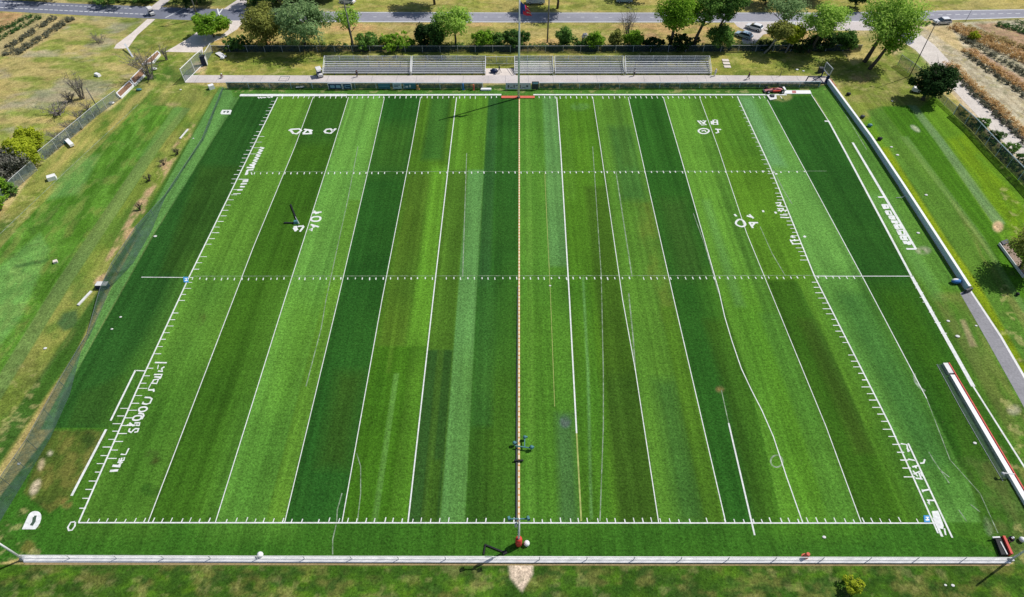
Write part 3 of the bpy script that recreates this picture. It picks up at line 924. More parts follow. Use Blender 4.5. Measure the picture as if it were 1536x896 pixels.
glyph(350, 230, 7.467, [[(675, 826), (790, 815)], [(675, 835), (700, 875)], [(790, 820), (745, 880)], [(700, 828), (718, 862)],
                        [(885, 668), (988, 660)], [(905, 645), (932, 682)], [(962, 662), (942, 674)],
                        [(870, 738), (900, 715), (960, 713), (977, 735), (950, 760), (890, 760), (870, 738)],
                        [(868, 800), (958, 826)], [(878, 798), (905, 832)], [(852, 852), (880, 870), (888, 840), (856, 862)]], 0.36)
glyph(150, 530, 7.467, [[(335, 842), (322, 874), (350, 888), (374, 862), (396, 846), (434, 846), (420, 880), (385, 886)],
                        [(300, 805), (392, 808)], [(330, 780), (352, 800), (378, 815)], [(386, 782), (446, 780), (440, 810), (400, 806)],
                        [(370, 735), (386, 710), (425, 700), (466, 706), (450, 740), (410, 752), (376, 748), (370, 735)], [(430, 672), (482, 680), (492, 700), (466, 740)],
                        [(435, 630), (460, 608), (510, 605), (528, 625), (500, 648), (450, 655), (435, 630)],
                        [(500, 495), (560, 498), (582, 512), (560, 560), (520, 572), (475, 565), (488, 545)],
                        [(540, 412), (608, 412)], [(598, 400), (604, 432)], [(570, 335), (635, 340), (656, 290), (600, 300), (588, 328)],
                        [(610, 265), (690, 270)], [(605, 240), (697, 238), (668, 290)], [(650, 200), (702, 205), (690, 180)], [(685, 176), (722, 152)], [(615, 105), (748, 108)]], 0.24)
glyph(150, 530, 7.467, [[(540, 405), (570, 345)], [(655, 130), (645, 178)]], 0.12)
glyph(150, 530, 7.467, [[(120, 756), (398, 190)]], 0.26)
glyph(150, 530, 7.467, [[(398, 194), (520, 200)]], 0.16)
glyph(90, 630, 5.27, [[(118, 806), (86, 810), (62, 850), (70, 874), (95, 872), (118, 840), (122, 808)]], 0.2)
glyph(90, 630, 5.27, [[(92, 600), (365, 75)]], 0.32)
glyph(90, 630, 5.27, [[(545, 225), (520, 275), (480, 272)], [(510, 296), (505, 320), (465, 325), (472, 305)], [(455, 336), (497, 336)], [(490, 300), (480, 330)]], 0.2)
glyph(90, 630, 5.27, [[(415, 362), (478, 368)], [(395, 404), (460, 399)], [(480, 340), (465, 366)]], 0.32)
glyph(1020, 160, 4.717, [[(125, 100), (150, 126)], [(140, 100), (186, 130), (150, 131)], [(160, 100), (182, 100), (162, 124)], [(222, 104), (225, 126)], [(235, 95), (236, 128), (266, 128), (262, 96), (240, 95)], [(240, 112), (262, 112)],
                         [(130, 173), (150, 158), (185, 158), (205, 172), (185, 190), (150, 190), (130, 173)], [(152, 175), (175, 168), (182, 180)], [(248, 160), (291, 163)], [(265, 160), (272, 184), (252, 188)],
                         [(395, 822), (415, 800), (445, 806), (462, 835), (440, 850), (406, 840), (395, 822)], [(385, 762), (400, 778)], [(488, 822), (552, 822)], [(490, 820), (516, 860)], [(527, 826), (505, 850)], [(472, 773), (516, 786)], [(490, 763), (520, 792)]], 0.36)
glyph(1140, 240, 6.4, [[(148, 415), (205, 410)], [(165, 432), (175, 446), (216, 440)], [(160, 440), (190, 435), (200, 416)], [(165, 470), (228, 468)], [(170, 490), (235, 482)], [(180, 470), (200, 500), (225, 475), (240, 500), (256, 480)], [(190, 528), (262, 531)], [(195, 552), (280, 556)],
                       [(292, 740), (340, 743)], [(310, 725), (315, 750)], [(290, 766), (302, 790), (320, 806)], [(300, 776), (372, 772)], [(330, 760), (336, 782)], [(305, 808), (392, 805)]], 0.26)
glyph(1140, 240, 6.4, [[(150, 130), (160, 140)], [(140, 508), (160, 506)], [(20, 493), (40, 494)], [(418, 732), (440, 742)], [(28, 105), (32, 115)]], 0.5)
# block lettering by the right sideline
for i, (x, y, w_, h_) in enumerate([(222, 245, 66, 50), (262, 322, 62, 44), (306, 380, 64, 36), (338, 432, 66, 34), (374, 492, 76, 52), (414, 562, 80, 50), (452, 628, 80, 44), (490, 686, 78, 36)]):
    kx = 0.5
    L_ = []
    q = 0.56
    if i % 4 == 0: L_ = [[(x - w_ / 2, y - h_ / 2), (x - w_ / 2 + 26, y + h_ / 2)], [(x - w_ / 2, y - h_ / 2 + 4), (x + w_ / 2, y - h_ / 2 + 4)], [(x - 4, y - h_ / 3), (x + 12, y + h_ / 2)], [(x + w_ / 2 - 6, y - h_ / 2), (x + w_ / 2 + 12, y + h_ / 2)], [(x - 20, y + h_ / 2), (x + 30, y + h_ / 3)]]
    if i % 4 == 1: L_ = [[(x - w_ / 2, y - h_ / 2), (x + w_ / 2 - 6, y - h_ / 2), (x + w_ / 2 + 12, y + h_ / 2), (x - w_ / 2 + 22, y + h_ / 2), (x - w_ / 2, y - h_ / 2)], [(x - 12, y - h_ / 2), (x + 6, y + h_ / 2)]]
    if i % 4 == 2: L_ = [[(x - w_ / 2, y - h_ / 2), (x + w_ / 2, y - h_ / 2)], [(x - w_ / 2 + 18, y + h_ / 2), (x + w_ / 2 + 14, y + h_ / 2)], [(x - w_ / 2, y - h_ / 2), (x - w_ / 2 + 18, y + h_ / 2)], [(x, y - h_ / 2), (x + 14, y + h_ / 2)], [(x + 20, y - h_ / 2), (x + 34, y + h_ / 2)]]
    if i % 4 == 3: L_ = [[(x - w_ / 2, y - h_ / 2), (x - w_ / 2 + 20, y + h_ / 2)], [(x - 12, y - h_ / 2), (x + 6, y + h_ / 2)], [(x - w_ / 2 + 8, y), (x + w_ / 2, y - 2)], [(x + w_ / 2 - 14, y - h_ / 2), (x + w_ / 2 + 8, y + h_ / 2)], [(x + 6, y + h_ / 2), (x + w_ / 2 + 8, y + h_ / 2)]]
    glyph(1300, 280, 8.15, L_, 0.4)
fm.strip(G([(1279, 214), (1330, 300), (1374, 374)]), [0.42, 0.5, 0.42], Z1)
glyph(1300, 280, 8.15, [[(140, 130), (225, 128)], [(485, 763), (600, 763)]], 0.4)
glyph(1330, 640, 4.975, [[(160, 126), (490, 830)]], 0.22)
glyph(1330, 640, 4.975, [[(160, 244), (210, 253)], [(190, 302), (236, 292)], [(212, 290), (220, 312)], [(195, 330), (232, 372)], [(200, 356), (245, 335), (266, 372)], [(215, 386), (268, 392)], [(240, 345), (256, 388)], [(265, 480), (318, 470)], [(265, 470), (270, 490)], [(300, 550), (354, 552)], [(312, 550), (318, 582), (306, 566)], [(105, 128), (150, 135), (160, 190)], [(150, 160), (172, 185)], [(250, 275), (275, 272), (285, 245)], [(430, 760), (440, 810)]], 0.2)
fm.sheet(G([(1330 + x / 4.975, 640 + y / 4.975) for x, y in [(335, 632), (384, 628), (426, 742), (420, 766), (395, 760), (345, 672)]]), Z2)
glyph(1330, 640, 4.975, [[(350, 680), (415, 822)]], 0.3, z=Z1 + .001)
glyph(320, 130, 7.465, [[(500, 118), (515, 132)], [(525, 118), (540, 130), (560, 120)], [(560, 125), (590, 124)], [(600, 118), (625, 118), (625, 128)], [(640, 112), (668, 112)], [(640, 122), (665, 120)]], 0.3, z=0.012)
# D mark and small badge
Dm = [(115, 540), (140, 486), (150, 464), (160, 452), (172, 446), (186, 444), (200, 446), (211, 453), (217, 466), (217, 484), (211, 504), (200, 524), (186, 540)]
fm.sheet(G([(x / 3.5, 640 + y / 3.5) for x, y in Dm]), 0.016)
fm.sheet(G([(320 + x / 7.465, 130 + y / 7.465) for x, y in [(78, 300), (98, 262), (198, 262), (206, 272), (190, 312), (90, 312)]]), 0.016)
structure(fm.build('field_markings', M['line']))
dk = MB()
dk.strip(G([(x / 3.5, 640 + y / 3.5) for x, y in [(164, 520), (178, 500), (182, 474)]]), 0.42, 0.020)
dk.strip(G([(x / 3.5, 640 + y / 3.5) for x, y in [(178, 474), (192, 474)]]), 0.3, 0.0215)
glyph(320, 130, 7.465, [[(112, 282), (140, 280)], [(118, 295), (130, 280)], [(150, 276), (172, 278), (160, 296)], [(150, 286), (172, 288)]], 0.3, dk, 0.020)
structure(dk.build('marking_infill', mat('dark_green_paint', (0.05, 0.09, 0.06), 0.9)))
# faint tracks and worn lines
fl = MB()
fl.strip(G([(700, 230), (694, 415)]), 0.16, 0.007)
fl.strip(G([(537, 220), (522, 298), (489, 450), (482, 492), (459, 580)]), 0.14, 0.007)
fl.strip(G([(535, 680), (541, 700), (541, 740), (536, 784)]), 0.12, 0.007)
fl.strip(G([(513, 740), (506, 765), (505, 784), (499, 810), (499, 832)]), 0.14, 0.0075)
fl.strip(G([(889, 220), (902, 415), (905, 560), (905, 640), (900, 782)]), 0.14, 0.007)
fl.strip(G([(924, 258), (948, 415)]), 0.2, 0.007)
fl.strip(G([(943, 440), (950, 510), (953, 556)]), 0.2, 0.007)
fl.strip(G([(1040, 320), (1058, 370), (1078, 440)]), 0.14, 0.007)
fl.strip(G([(1140, 340), (1158, 380), (1178, 414)]), 0.14, 0.007)
fl.strip(G([(1082, 585), (1093, 635)]), 0.12, 0.007)
fl.strip(G([(1390, 598), (1425, 690), (1470, 740), (1497, 800)]), 0.12, 0.007)
fl.strip(G([(207, 157), (100, 256), (0, 351), (-60, 410)]), 0.14, 0.007)
fl.strip(G([(1245, 132), (1300, 225)]), 0.14, 0.007)
fl.strip(G([(1160, 255), (1175, 285), (1188, 306)]), 0.18, 0.007)
fl.strip(G(ell(1165, 692, 9, 9) + [(1174, 692)]), 0.2, 0.007)
fl.strip(G([(1371, 560), (1373, 573), (1380, 582), (1388, 587)]), 0.4, 0.007)
for s_ in (((1400, 690), (1424, 725)), ((1456, 757), (1470, 768)), ((1438, 765), (1450, 782)), ((1410, 705), (1424, 716)), ((1393, 678), (1400, 690))):
    fl.strip(G(s_), 0.14, 0.008)
for y in (259, 415.5):
    fl.strip(G([(372 if y < 300 else 290, y - 1), (1240, y - 2.2)]), 0.1, 0.0085)
structure(fl.build('worn_lines', M['faint']))
yl = MB()
pline(LN[8], 650, 782, 0.2, Z1, yl)
yl.strip(G([(817, 260), (826, 450), (832, 610)]), 0.08, 0.007)
structure(yl.build('yellow_lines', M['yellow']))
# midfield tape with its dashes, and a dark tube added for the shadow-like line beside it
ml = empty('midfield_tape', at(778.5, 480), 'long orange and cream tape laid down the middle of the field', 'tape')
mb = MB(at(778.5, 480)); mb.strip(G([(779, 148), (778.4, 784)]), 0.26, 0.024); mb.build('tape_band', M['orange'], ml)
mb = MB(at(778.5, 480))
pa, pb = at(779, 150), at(778.4, 782)
n_ = 120
for i in range(n_):
    q0 = i / n_
    mb.strip([pa.lerp(pb, q0), pa.lerp(pb, q0 + 0.7 / n_)], 0.19, 0.029)
mb.build('dashes', M['cream'], ml)
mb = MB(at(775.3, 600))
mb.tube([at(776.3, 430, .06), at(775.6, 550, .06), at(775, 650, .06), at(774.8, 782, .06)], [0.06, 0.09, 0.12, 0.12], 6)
tag(mb.build('shadow_tube', M['darkgrey']), 'dark tube added for the shadow-like line along the lower half of the midfield tape', 'shadow_tube')

# ------------------------------------------------------------------ plants
LEAF = {
    'bright': leaf_mat('bright_leaves', (0.095, 0.216, 0.019), (0.365, 0.608, 0.061)),
    'lime': leaf_mat('lime_leaves', (0.216, 0.392, 0.054), (0.567, 0.783, 0.162)),
    'mid': leaf_mat('mid_leaves', (0.074, 0.176, 0.034), (0.270, 0.459, 0.101)),
    'olive': leaf_mat('olive_leaves', (0.149, 0.176, 0.041), (0.486, 0.513, 0.135)),
    'sage': leaf_mat('sage_leaves', (0.121, 0.216, 0.088), (0.378, 0.540, 0.230)),
    'dark': leaf_mat('dark_leaves', (0.016, 0.047, 0.016), (0.068, 0.135, 0.041)),
    'deep': leaf_mat('deep_green_leaves', (0.034, 0.095, 0.024), (0.162, 0.311, 0.068)),
    'yellow': leaf_mat('yellow_green_leaves', (0.230, 0.311, 0.020), (0.634, 0.702, 0.061)),
    'purple': leaf_mat('grey_purple_leaves', (0.15, 0.16, 0.12), (0.34, 0.33, 0.29)),
    'white': leaf_mat('white_blossom', (0.45, 0.45, 0.48), (0.75, 0.75, 0.8)),
    'ochre': leaf_mat('ochre_stalks', (0.34, 0.21, 0.08), (0.78, 0.54, 0.25)),
    'straw': leaf_mat('straw_stalks', (0.3, 0.24, 0.09), (0.55, 0.45, 0.2)),
    'greycrop': leaf_mat('grey_green_crop', (0.08, 0.1, 0.06), (0.26, 0.26, 0.19)),
    'greencrop': leaf_mat('green_crop', (0.035, 0.1, 0.03), (0.12, 0.24, 0.07)),
}


def leaves(origin, clumps, per, size, seed, squash=0.7, up=0.85):
    """many small leaf faces in clumps; clumps = [(x,y,z,r)]"""
    r = np.random.RandomState(seed)
    V = []; n = 0
    for (x, y, z, rad) in clumps:
        m = max(4, int(per * r.uniform(.7, 1.3)))
        d = r.normal(size=(m, 3)); d /= np.linalg.norm(d, axis=1)[:, None]
        rr = rad * r.uniform(.35, 1.0, m) ** .7
        c = np.array([x, y, z]) + d * rr[:, None] * np.array([1, 1, squash])
        # leaf plane leans outwards and up, with scatter
        nn = d * 0.7 + np.array([0, 0, up]) + r.normal(size=(m, 3)) * 0.55
        nn /= np.linalg.norm(nn, axis=1)[:, None]
        t = np.cross(nn, r.normal(size=(m, 3))); t /= np.linalg.norm(t, axis=1)[:, None] + 1e-9
        bt = np.cross(nn, t)
        s = size * r.uniform(.55, 1.35, m)[:, None] / 2
        q = np.stack([c - t * s, c - bt * s * .62, c + t * s, c + bt * s * .62], 1)
        V.append(q)
    V = np.concatenate(V).reshape(-1, 3) - np.array(origin)[None]
    nf = len(V) // 4
    me = bpy.data.meshes.new('crown')
    me.vertices.add(len(V)); me.vertices.foreach_set('co', V.astype(np.float32).ravel())
    me.loops.add(nf * 4); me.polygons.add(nf)
    me.loops.foreach_set('vertex_index', np.arange(nf * 4, dtype=np.int32))
    me.polygons.foreach_set('loop_start', np.arange(0, nf * 4, 4, dtype=np.int32))
    me.polygons.foreach_set('loop_total', np.full(nf, 4, np.int32))
    me.update(calc_edges=True)
    return me


def limbs(mb, base, top, r0, spread, seed, nl=6, lean=(0, 0), start=0.35):
    rr = random.Random(seed)
    base = Vector(base); top = Vector(top)
    pts = []
    for i in range(6):
        t = i / 5
        p = base.lerp(top, t)
        if 0 < i < 5: p += Vector((rr.uniform(-1, 1), rr.uniform(-1, 1), 0)) * r0 * 0.9
        pts.append(p)
    mb.tube(pts, [r0 * 1.25, r0, r0 * .82, r0 * .6, r0 * .4, r0 * .15], 7)
    ln = (top - base).length
    for k in range(nl):
        t = start + (0.95 - start) * (k + rr.random() * .6) / nl
        p = base.lerp(top, t)
        a = k * 2.4 + rr.uniform(-.5, .5)
        L = spread * rr.uniform(.65, 1.0) * (1.15 - 0.5 * t)
        d = Vector((math.cos(a), math.sin(a), rr.uniform(.35, .95)))
        q = p + d * L * .5 + Vector((0, 0, L * .08)); e = p + d * L + Vector((0, 0, L * .22))
        rb = r0 * (1 - t) * .62 + r0 * .1
        mb.tube([p, q, e], [rb, rb * .6, rb * .18], 5, caps=False)
        for s_ in range(2):
            d2 = (d + Vector((rr.uniform(-.8, .8), rr.uniform(-.8, .8), rr.uniform(-.1, .6)))).normalized()
            mb.tube([q, q + d2 * L * .5], [rb * .5, rb * .12], 4, caps=False)


SEED = [100]


def tree(name, label, cat, bx, by, wpx, top_y, leaf, low=0.25, dens=1.0, trunk_r=None, lean=(0, 0), bark='bark', group=None, leaf_size=0.5, gap=0.0, depth_k=0.85, nclump=None, trunk_base=None):
    SEED[0] += 1
    seed = SEED[0]
    rr = random.Random(seed)
    s = ppm(by)
    w = 1.2 * wpx / s; h = hgt(by, top_y) * 1.04
    b0 = at(bx, by)
    root = empty(name, b0, label, cat, group)
    tr = trunk_r or max(0.06, 0.022 * h + 0.03)
    cx, cy = b0.x + lean[0], b0.y + lean[1]
    tb = MB(b0)
    limbs(tb, (b0.x, b0.y, -0.1), (cx, cy, h * .86), tr, w * .42, seed, 7 if h > 4 else 4)
    tb.build('trunk', M[bark], root, True)
    z0 = h * low
    hz = (h - z0) / 2; mz = z0 + hz
    n = nclump or int(max(12, min(90, 1.5 * w * w * (h - z0) / max(h, 1) ** .5)))
    cl = []
    cr = max(0.35, min(w, h) * 0.16)
    ang0 = rr.random() * 6
    for i in range(n):
        # uneven crown: radius wobbles round the axis and with height
        for _ in range(20):
            x, y, z = rr.uniform(-1, 1), rr.uniform(-1, 1), rr.uniform(-1, 1)
            d = x * x + y * y + z * z
            a = math.atan2(y, x)
            lim = 0.86 + 0.2 * math.sin(3 * a + ang0) * math.cos(2.1 * z + ang0) + 0.12 * math.sin(5 * a + 2 * z)
            if 0.12 < d < lim * lim: break
        if rr.random() < gap: continue
        rad = cr * rr.uniform(.7, 1.35)
        kx = w / 2 - cr * .6
        t = (z + 1) / 2
        cl.append((b0.x + lean[0] * (low + (1 - low) * t) + x * kx, b0.y + lean[1] * (low + (1 - low) * t) + y * kx * depth_k, mz + z * (hz - cr * .4), rad))
    per = 42 * dens * (cr / 0.9) ** 1.3 / (leaf_size / .5) ** 1.6
    me_ = leaves(b0, cl, max(14, min(per, 150)), leaf_size, seed)
    me_.materials.append(LEAF[leaf])
    o = bpy.data.objects.new('crown', me_)
    col.objects.link(o); o.parent = root
    return root


def bare(name, label, cat, bx, by, wpx, top_y, n=14, r=0.07, m='twig', group=None):
    """leafless twiggy shrub"""
    SEED[0] += 1
    rr = random.Random(SEED[0])
    s = ppm(by); w = wpx / s; h = hgt(by, top_y); b0 = at(bx, by)
    mb = MB(b0)
    for i in range(n):
        a = rr.uniform(0, 6.28); sp = rr.uniform(.15, .5) * w
        e = b0 + Vector((math.cos(a) * sp, math.sin(a) * sp * .7, h * rr.uniform(.6, 1)))
        st = b0 + Vector((rr.uniform(-.1, .1) * w, rr.uniform(-.08, .08) * w, 0))
        q = st.lerp(e, .5) + Vector((rr.uniform(-.2, .2), rr.uniform(-.2, .2), h * .1))
        mb.tube([st, q, e], [r, r * .6, r * .2], 4, caps=False)
        for _ in range(9):
            t = rr.uniform(.3, 1)
            p = q.lerp(e, (t - .5) * 2) if t > .5 else st.lerp(q, t * 2)
            d = Vector((rr.uniform(-1, 1), rr.uniform(-1, 1), rr.uniform(-.1, 1))) * (0.2 * h)
            mb.tube([p, p + d], [r * .4, r * .15], 3, caps=False)
            d2 = d + Vector((rr.uniform(-1, 1), rr.uniform(-1, 1), rr.uniform(-.3, .7))) * (0.12 * h)
            mb.tube([p + d * .5, p + d2], [r * .3, r * .12], 3, caps=False)
    return tag(mb.build(name, M[m]), label, cat, group)


GT = 'trees and shrubs along the back fence'
tree('round_tree', 'round bright green tree on the driveway at the road junction', 'tree', 321, 56, 50, 20, 'bright', 0.12, 1.5)
tree('broad_tree', 'olive tree with brownish lower leaves, leftmost of the big pair behind the back fence', 'tree', 402, 72, 56, 11, 'olive', 0.12, 1.1, group=GT)
tree('broad_tree', 'widest sage green tree behind the back fence, right of the olive one', 'tree', 458, 72, 84, 4, 'sage', 0.14, 1.1, group=GT)
tree('young_tree', 'thin sparse light green tree beside the leftmost leaning pole by the fence', 'tree', 528, 69, 34, 10, 'lime', 0.42, 0.55, gap=.3, group=GT)
tree('shrub', 'low green shrub at the far left end of the back fence', 'shrub', 357, 72, 44, 56, 'deep', 0.05, 1.2, group=GT)
tree('shrub', 'first low bushy green shrub right of the leaning timber pole', 'shrub', 555, 72, 42, 50, 'mid', 0.02, 1.2, group=GT)
tree('shrub', 'long low green shrub between the pole shrub and the dark pointed tree', 'shrub', 598, 72, 52, 52, 'bright', 0.02, 1.2, group=GT)
tree('conifer_tree', 'dark pointed tree, left of the dark pair beside the lime tree', 'tree', 637, 72, 24, 34, 'dark', 0.05, 1.3, group=GT)
tree('conifer_tree', 'dark green tree tucked against the lime yellow tree', 'tree', 656, 71, 30, 33, 'deep', 0.05, 1.2, group=GT)
tree('spreading_tree', 'lime yellow spreading tree behind the left bleachers', 'tree', 683, 70, 52, 12, 'lime', 0.28, 0.8, gap=.15, group=GT)
tree('shrub', 'lime green shrub behind the left bleachers, right of the lime tree', 'shrub', 727, 71, 34, 46, 'bright', 0.03, 1.2, group=GT)
tree('shrub', 'small mid green shrub just left of the flagpole line', 'shrub', 748, 71, 24, 49, 'mid', 0.03, 1.1, group=GT)
tree('shrub', 'dark rounded shrub right behind the tall flagpole', 'shrub', 774, 71, 36, 45, 'deep', 0.03, 1.4, group=GT)
tree('shrub', 'upright green shrub between the straight dark pole and the white blossom bush', 'shrub', 846, 70, 25, 41, 'mid', 0.03, 1.0, group=GT)
tree('shrub', 'dark green shrub in front of the white blossom', 'shrub', 872, 71, 22, 58, 'deep', 0.03, 1.2, group=GT)
tree('blossom_bush', 'small bush topped with white blossom behind the fence', 'bush', 877, 64, 13, 50, 'white', 0.35, 1.2, leaf_size=.35, group=GT)
tree('shrub', 'bright lime shrub overhanging the back fence right of the blossom', 'shrub', 892, 73, 26, 49, 'bright', 0.03, 1.3, group=GT)
tree('shrub', 'narrow olive green shrub left of the leafless tree', 'shrub', 922, 71, 22, 45, 'olive', 0.03, 1.0, group=GT)
tree('shrub', 'light green shrub at the foot of the leafless tree', 'shrub', 949, 71, 28, 46, 'bright', 0.03, 1.1, group=GT)
bare('leafless_tree', 'grey leafless twiggy tree standing among the fence shrubs', 'tree', 940, 64, 26, 14, 12, .09, group=GT)
tree('shrub', 'dark low shrub in the shade left of the tall leaning trees', 'shrub', 978, 72, 34, 56, 'dark', 0.02, 1.3, group=GT)
tree('tall_tree', 'tall bright tree, leftmost of the three leaning trees behind the right bleachers', 'tree', 1004, 70, 66, -14, 'bright', 0.3, 1.0, trunk_r=.4, lean=(1.0, -1), gap=.26, group=GT)
tree('tall_tree', 'tall dark green tree, middle of the three leaning trees behind the right bleachers', 'tree', 1040, 70, 46, -20, 'mid', 0.36, 1.0, trunk_r=.4, lean=(2.4, 0), gap=.26, group=GT)
tree('tall_tree', 'tall leaning tree, rightmost of three beside the parked cars', 'tree', 1067, 70, 50, -24, 'deep', 0.38, 0.9, trunk_r=.34, lean=(3.2, 0), gap=.26, group=GT)
tree('shrub', 'broad light green bush beside the parked pale blue car', 'bush', 1078, 72, 40, 38, 'mid', 0.02, 1.2, group=GT)
tree('shrub', 'dark bush under the middle tall leaning tree', 'bush', 1022, 73, 44, 52, 'dark', 0.02, 1.3, group=GT)
tree('sparse_tree', 'grey green sparse tree with fanning bare limbs over the road', 'tree', 1168, 60, 58, -6, 'sage', 0.5, 0.6, gap=.25, group=GT)
tree('young_tree', 'young tree with a pale trunk growing through the fence line by the cars', 'tree', 1146, 80, 34, 33, 'olive', 0.45, 0.9, lean=(3.6, 0), bark='palebark', group=GT)
tree('young_tree', 'narrow yellow green tree right of the pale trunked one', 'tree', 1178, 79, 26, 37, 'yellow', 0.3, 0.9, lean=(1.6, 0), bark='palebark', group=GT)
tree('spreading_tree', 'light green spreading tree left of the tallest corner tree', 'tree', 1213, 79, 60, 6, 'lime', 0.3, 0.9, lean=(2.6, 0), gap=.26, group=GT)
tree('shrub', 'dark green shrub low beside the back fence under the spreading tree', 'shrub', 1232, 74, 38, 48, 'dark', 0.02, 1.3, group=GT)
tree('shrub', 'dark upright shrub at the right end of the back fence', 'shrub', 1264, 74, 34, 46, 'deep', 0.02, 1.3, group=GT)
tree('shrub', 'dark bush shading the back fence behind the cars', 'shrub', 1196, 76, 44, 58, 'dark', 0.02, 1.3, group=GT)
tree('shrub', 'small dark bush between the pale blue car and the young trees', 'shrub', 1146, 76, 24, 62, 'dark', 0.02, 1.3, group=GT)
tree('corner_tree', 'tallest lime green tree at the right end of the bank, long dark trunk', 'tree', 1297, 93, 84, -2, 'lime', 0.42, 0.95, trunk_r=.45, lean=(3.4, 1.5), gap=.3)
tree('corner_tree', 'second long trunked tree beside the tallest one, leaning right', 'tree', 1304, 104, 56, 22, 'bright', 0.25, 0.8, trunk_r=.4, lean=(6.0, 2.0), gap=.35)
tree('evergreen_tree', 'dark dense evergreen by the right chain-link fence', 'tree', 1384, 150, 58, 100, 'dark', 0.14, 1.7, trunk_r=.35, lean=(1.2, 0.5), leaf_size=.55, gap=.25)
tree('edge_tree', 'olive tree over a brown planter at the right edge', 'tree', 1528, 404, 66, 345, 'olive', 0.2, 0.9, leaf_size=.4)
tree('yellow_shrub', 'upper of two yellow green shrubs by the left fence', 'shrub', 54, 224, 36, 192, 'yellow', 0.05, 1.4, leaf_size=.4)
tree('yellow_shrub', 'lower and larger of two yellow green shrubs by the left fence', 'shrub', 46, 250, 42, 208, 'yellow', 0.05, 1.4, leaf_size=.4)
tree('grey_shrub', 'grey purple shrub at the left edge beyond the fence', 'shrub', 12, 268, 58, 222, 'purple', 0.05, 1.3, leaf_size=.4)
tree('dark_shrub', 'dark green shrub behind the grey purple one at the left edge', 'shrub', -4, 258, 46, 216, 'deep', 0.1, 1.2, leaf_size=.4)
tree('fence_shrub', 'small green shrub left of the lower left fence panel', 'shrub', 6, 296, 30, 264, 'bright', 0.02, 1.2, leaf_size=.35)
tree('fence_shrub', 'small green shrub growing inside the lower left fence panel', 'shrub', 20, 291, 22, 272, 'mid', 0.02, 1.2, leaf_size=.35)
tree('fence_shrub', 'bright little shrub at the very left edge by the fence foot', 'shrub', -2, 312, 30, 284, 'bright', 0.02, 1.2, leaf_size=.35)
tree('round_bush', 'small yellow green bush on the rough grass below the near kerb', 'bush', 1276, 882, 32, 874, 'yellow', 0.02, 1.8, leaf_size=.2)
bare('dry_tree', 'leafless grey tree leaning over the raised beds', 'tree', 228, 118, 62, 76, 22, .1, 'twig')
bare('dry_tree', 'small leafless dark shrub beside the driveway apron', 'shrub', 250, 90, 16, 70, 10, .08, 'twig')
bare('dry_tree', 'leafless shrub in the dry field above the dead branch heap', 'shrub', 124, 148, 36, 112, 16, .08, 'twig')
bare('branch_heap', 'dark heap of dead branches lying in the dry field', 'branches', 88, 172, 62, 158, 22, .1, 'twig')
bare('branch_heap', 'smaller dark heap of dead branches beside the leafless shrub', 'branches', 106, 152, 26, 138, 16, .1, 'twig')
bare('dry_shrub', 'grey dead scrub in the dry field below the white path', 'shrub', 150, 64, 46, 50, 20, .05, 'twig')
for i, (x, y) in enumerate([(138, 172), (124, 186), (108, 202), (92, 216)]):
    bare('dry_shrub', ['dry brown shrub behind the left fence, nearest the raised beds', 'dry brown shrub behind the left fence, second from the raised beds', 'dry brown shrub behind the left fence, third from the raised beds', 'dry brown shrub behind the left fence, nearest the yellow shrubs'][i], 'shrub', x - 4, y - 6, 30, y - 20, 18, .05, 'twig', 'dry shrubs behind the left fence')
for i, (x, y) in enumerate([(246, 247), (224, 272), (210, 316), (266, 232)]):
    bare('brush_pile', ['dark brush on the bare soil strip by the net, second from the top', 'dark brush on the bare soil strip by the net, third from the top', 'dark brush on the bare soil strip by the net, lowest', 'dark brush on the bare soil strip by the net, topmost'][i], 'branches', x, y, 16, y - 10, 9, .07, 'bark', 'brush by the net')
for i, (x, y, w_, lf) in enumerate([(1465, 195, 26, 'mid'), (1488, 214, 26, 'deep'), (1510, 232, 28, 'mid'), (1532, 250, 30, 'deep')]):
    tree('verge_shrub', ['green shrub by the right fence, farthest up the dirt track', 'green shrub by the right fence, second down the dirt track', 'green shrub by the right fence, third down the dirt track', 'green shrub by the right fence, at the right edge'][i], 'shrub', x + 6, y - 6, w_, y - 17, lf, 0.02, 1.1, leaf_size=.35, group='shrubs beside the right fence')
tree('verge_shrub', 'small yellow green bush among the ochre crop rows', 'bush', 1459, 60, 18, 46, 'yellow', 0.02, 1.3, leaf_size=.4)
# trees across the road at the top of the picture
GN = 'trees across the road'
tree('far_tree', 'dark tree across the road above the left crop rows', 'tree', 78, -8, 90, -44, 'dark', 0.15, 1.2, group=GN)
tree('far_tree', 'green tree across the road, left of the crossing path', 'tree', 178, 3, 60, -22, 'mid', 0.08, 1.2, group=GN)
tree('far_tree', 'smaller green tree across the road, just left of the crossing path', 'tree', 222, 3, 36, -14, 'deep', 0.08, 1.2, group=GN)
tree('far_tree', 'dark tree across the road between the crossing path and the upper driveway', 'tree', 296, 7, 70, -30, 'dark', 0.06, 1.3, group=GN)
tree('far_tree', 'dark broad tree across the road behind the olive tree', 'tree', 400, 9, 70, -30, 'dark', 0.06, 1.3, group=GN)
tree('far_tree', 'dark tree across the road behind the sage green tree', 'tree', 455, 7, 60, -34, 'dark', 0.08, 1.3, group=GN)
tree('far_tree', 'dark tree across the road left of the white car at the top', 'tree', 492, -4, 44, -36, 'dark', 0.2, 1.2, group=GN)
tree('far_tree', 'tree across the road whose trunk stands above the middle of the verge', 'tree', 652, 7, 60, -52, 'mid', 0.6, 0.9, trunk_r=.3, group=GN)
tree('far_tree', 'tree across the road beside the white van', 'tree', 836, 13, 70, -50, 'deep', 0.62, 1.0, trunk_r=.3, group=GN)
tree('far_tree', 'dark tree across the road shading the parked dark blue car', 'tree', 952, -10, 80, -52, 'dark', 0.2, 1.2, group=GN)
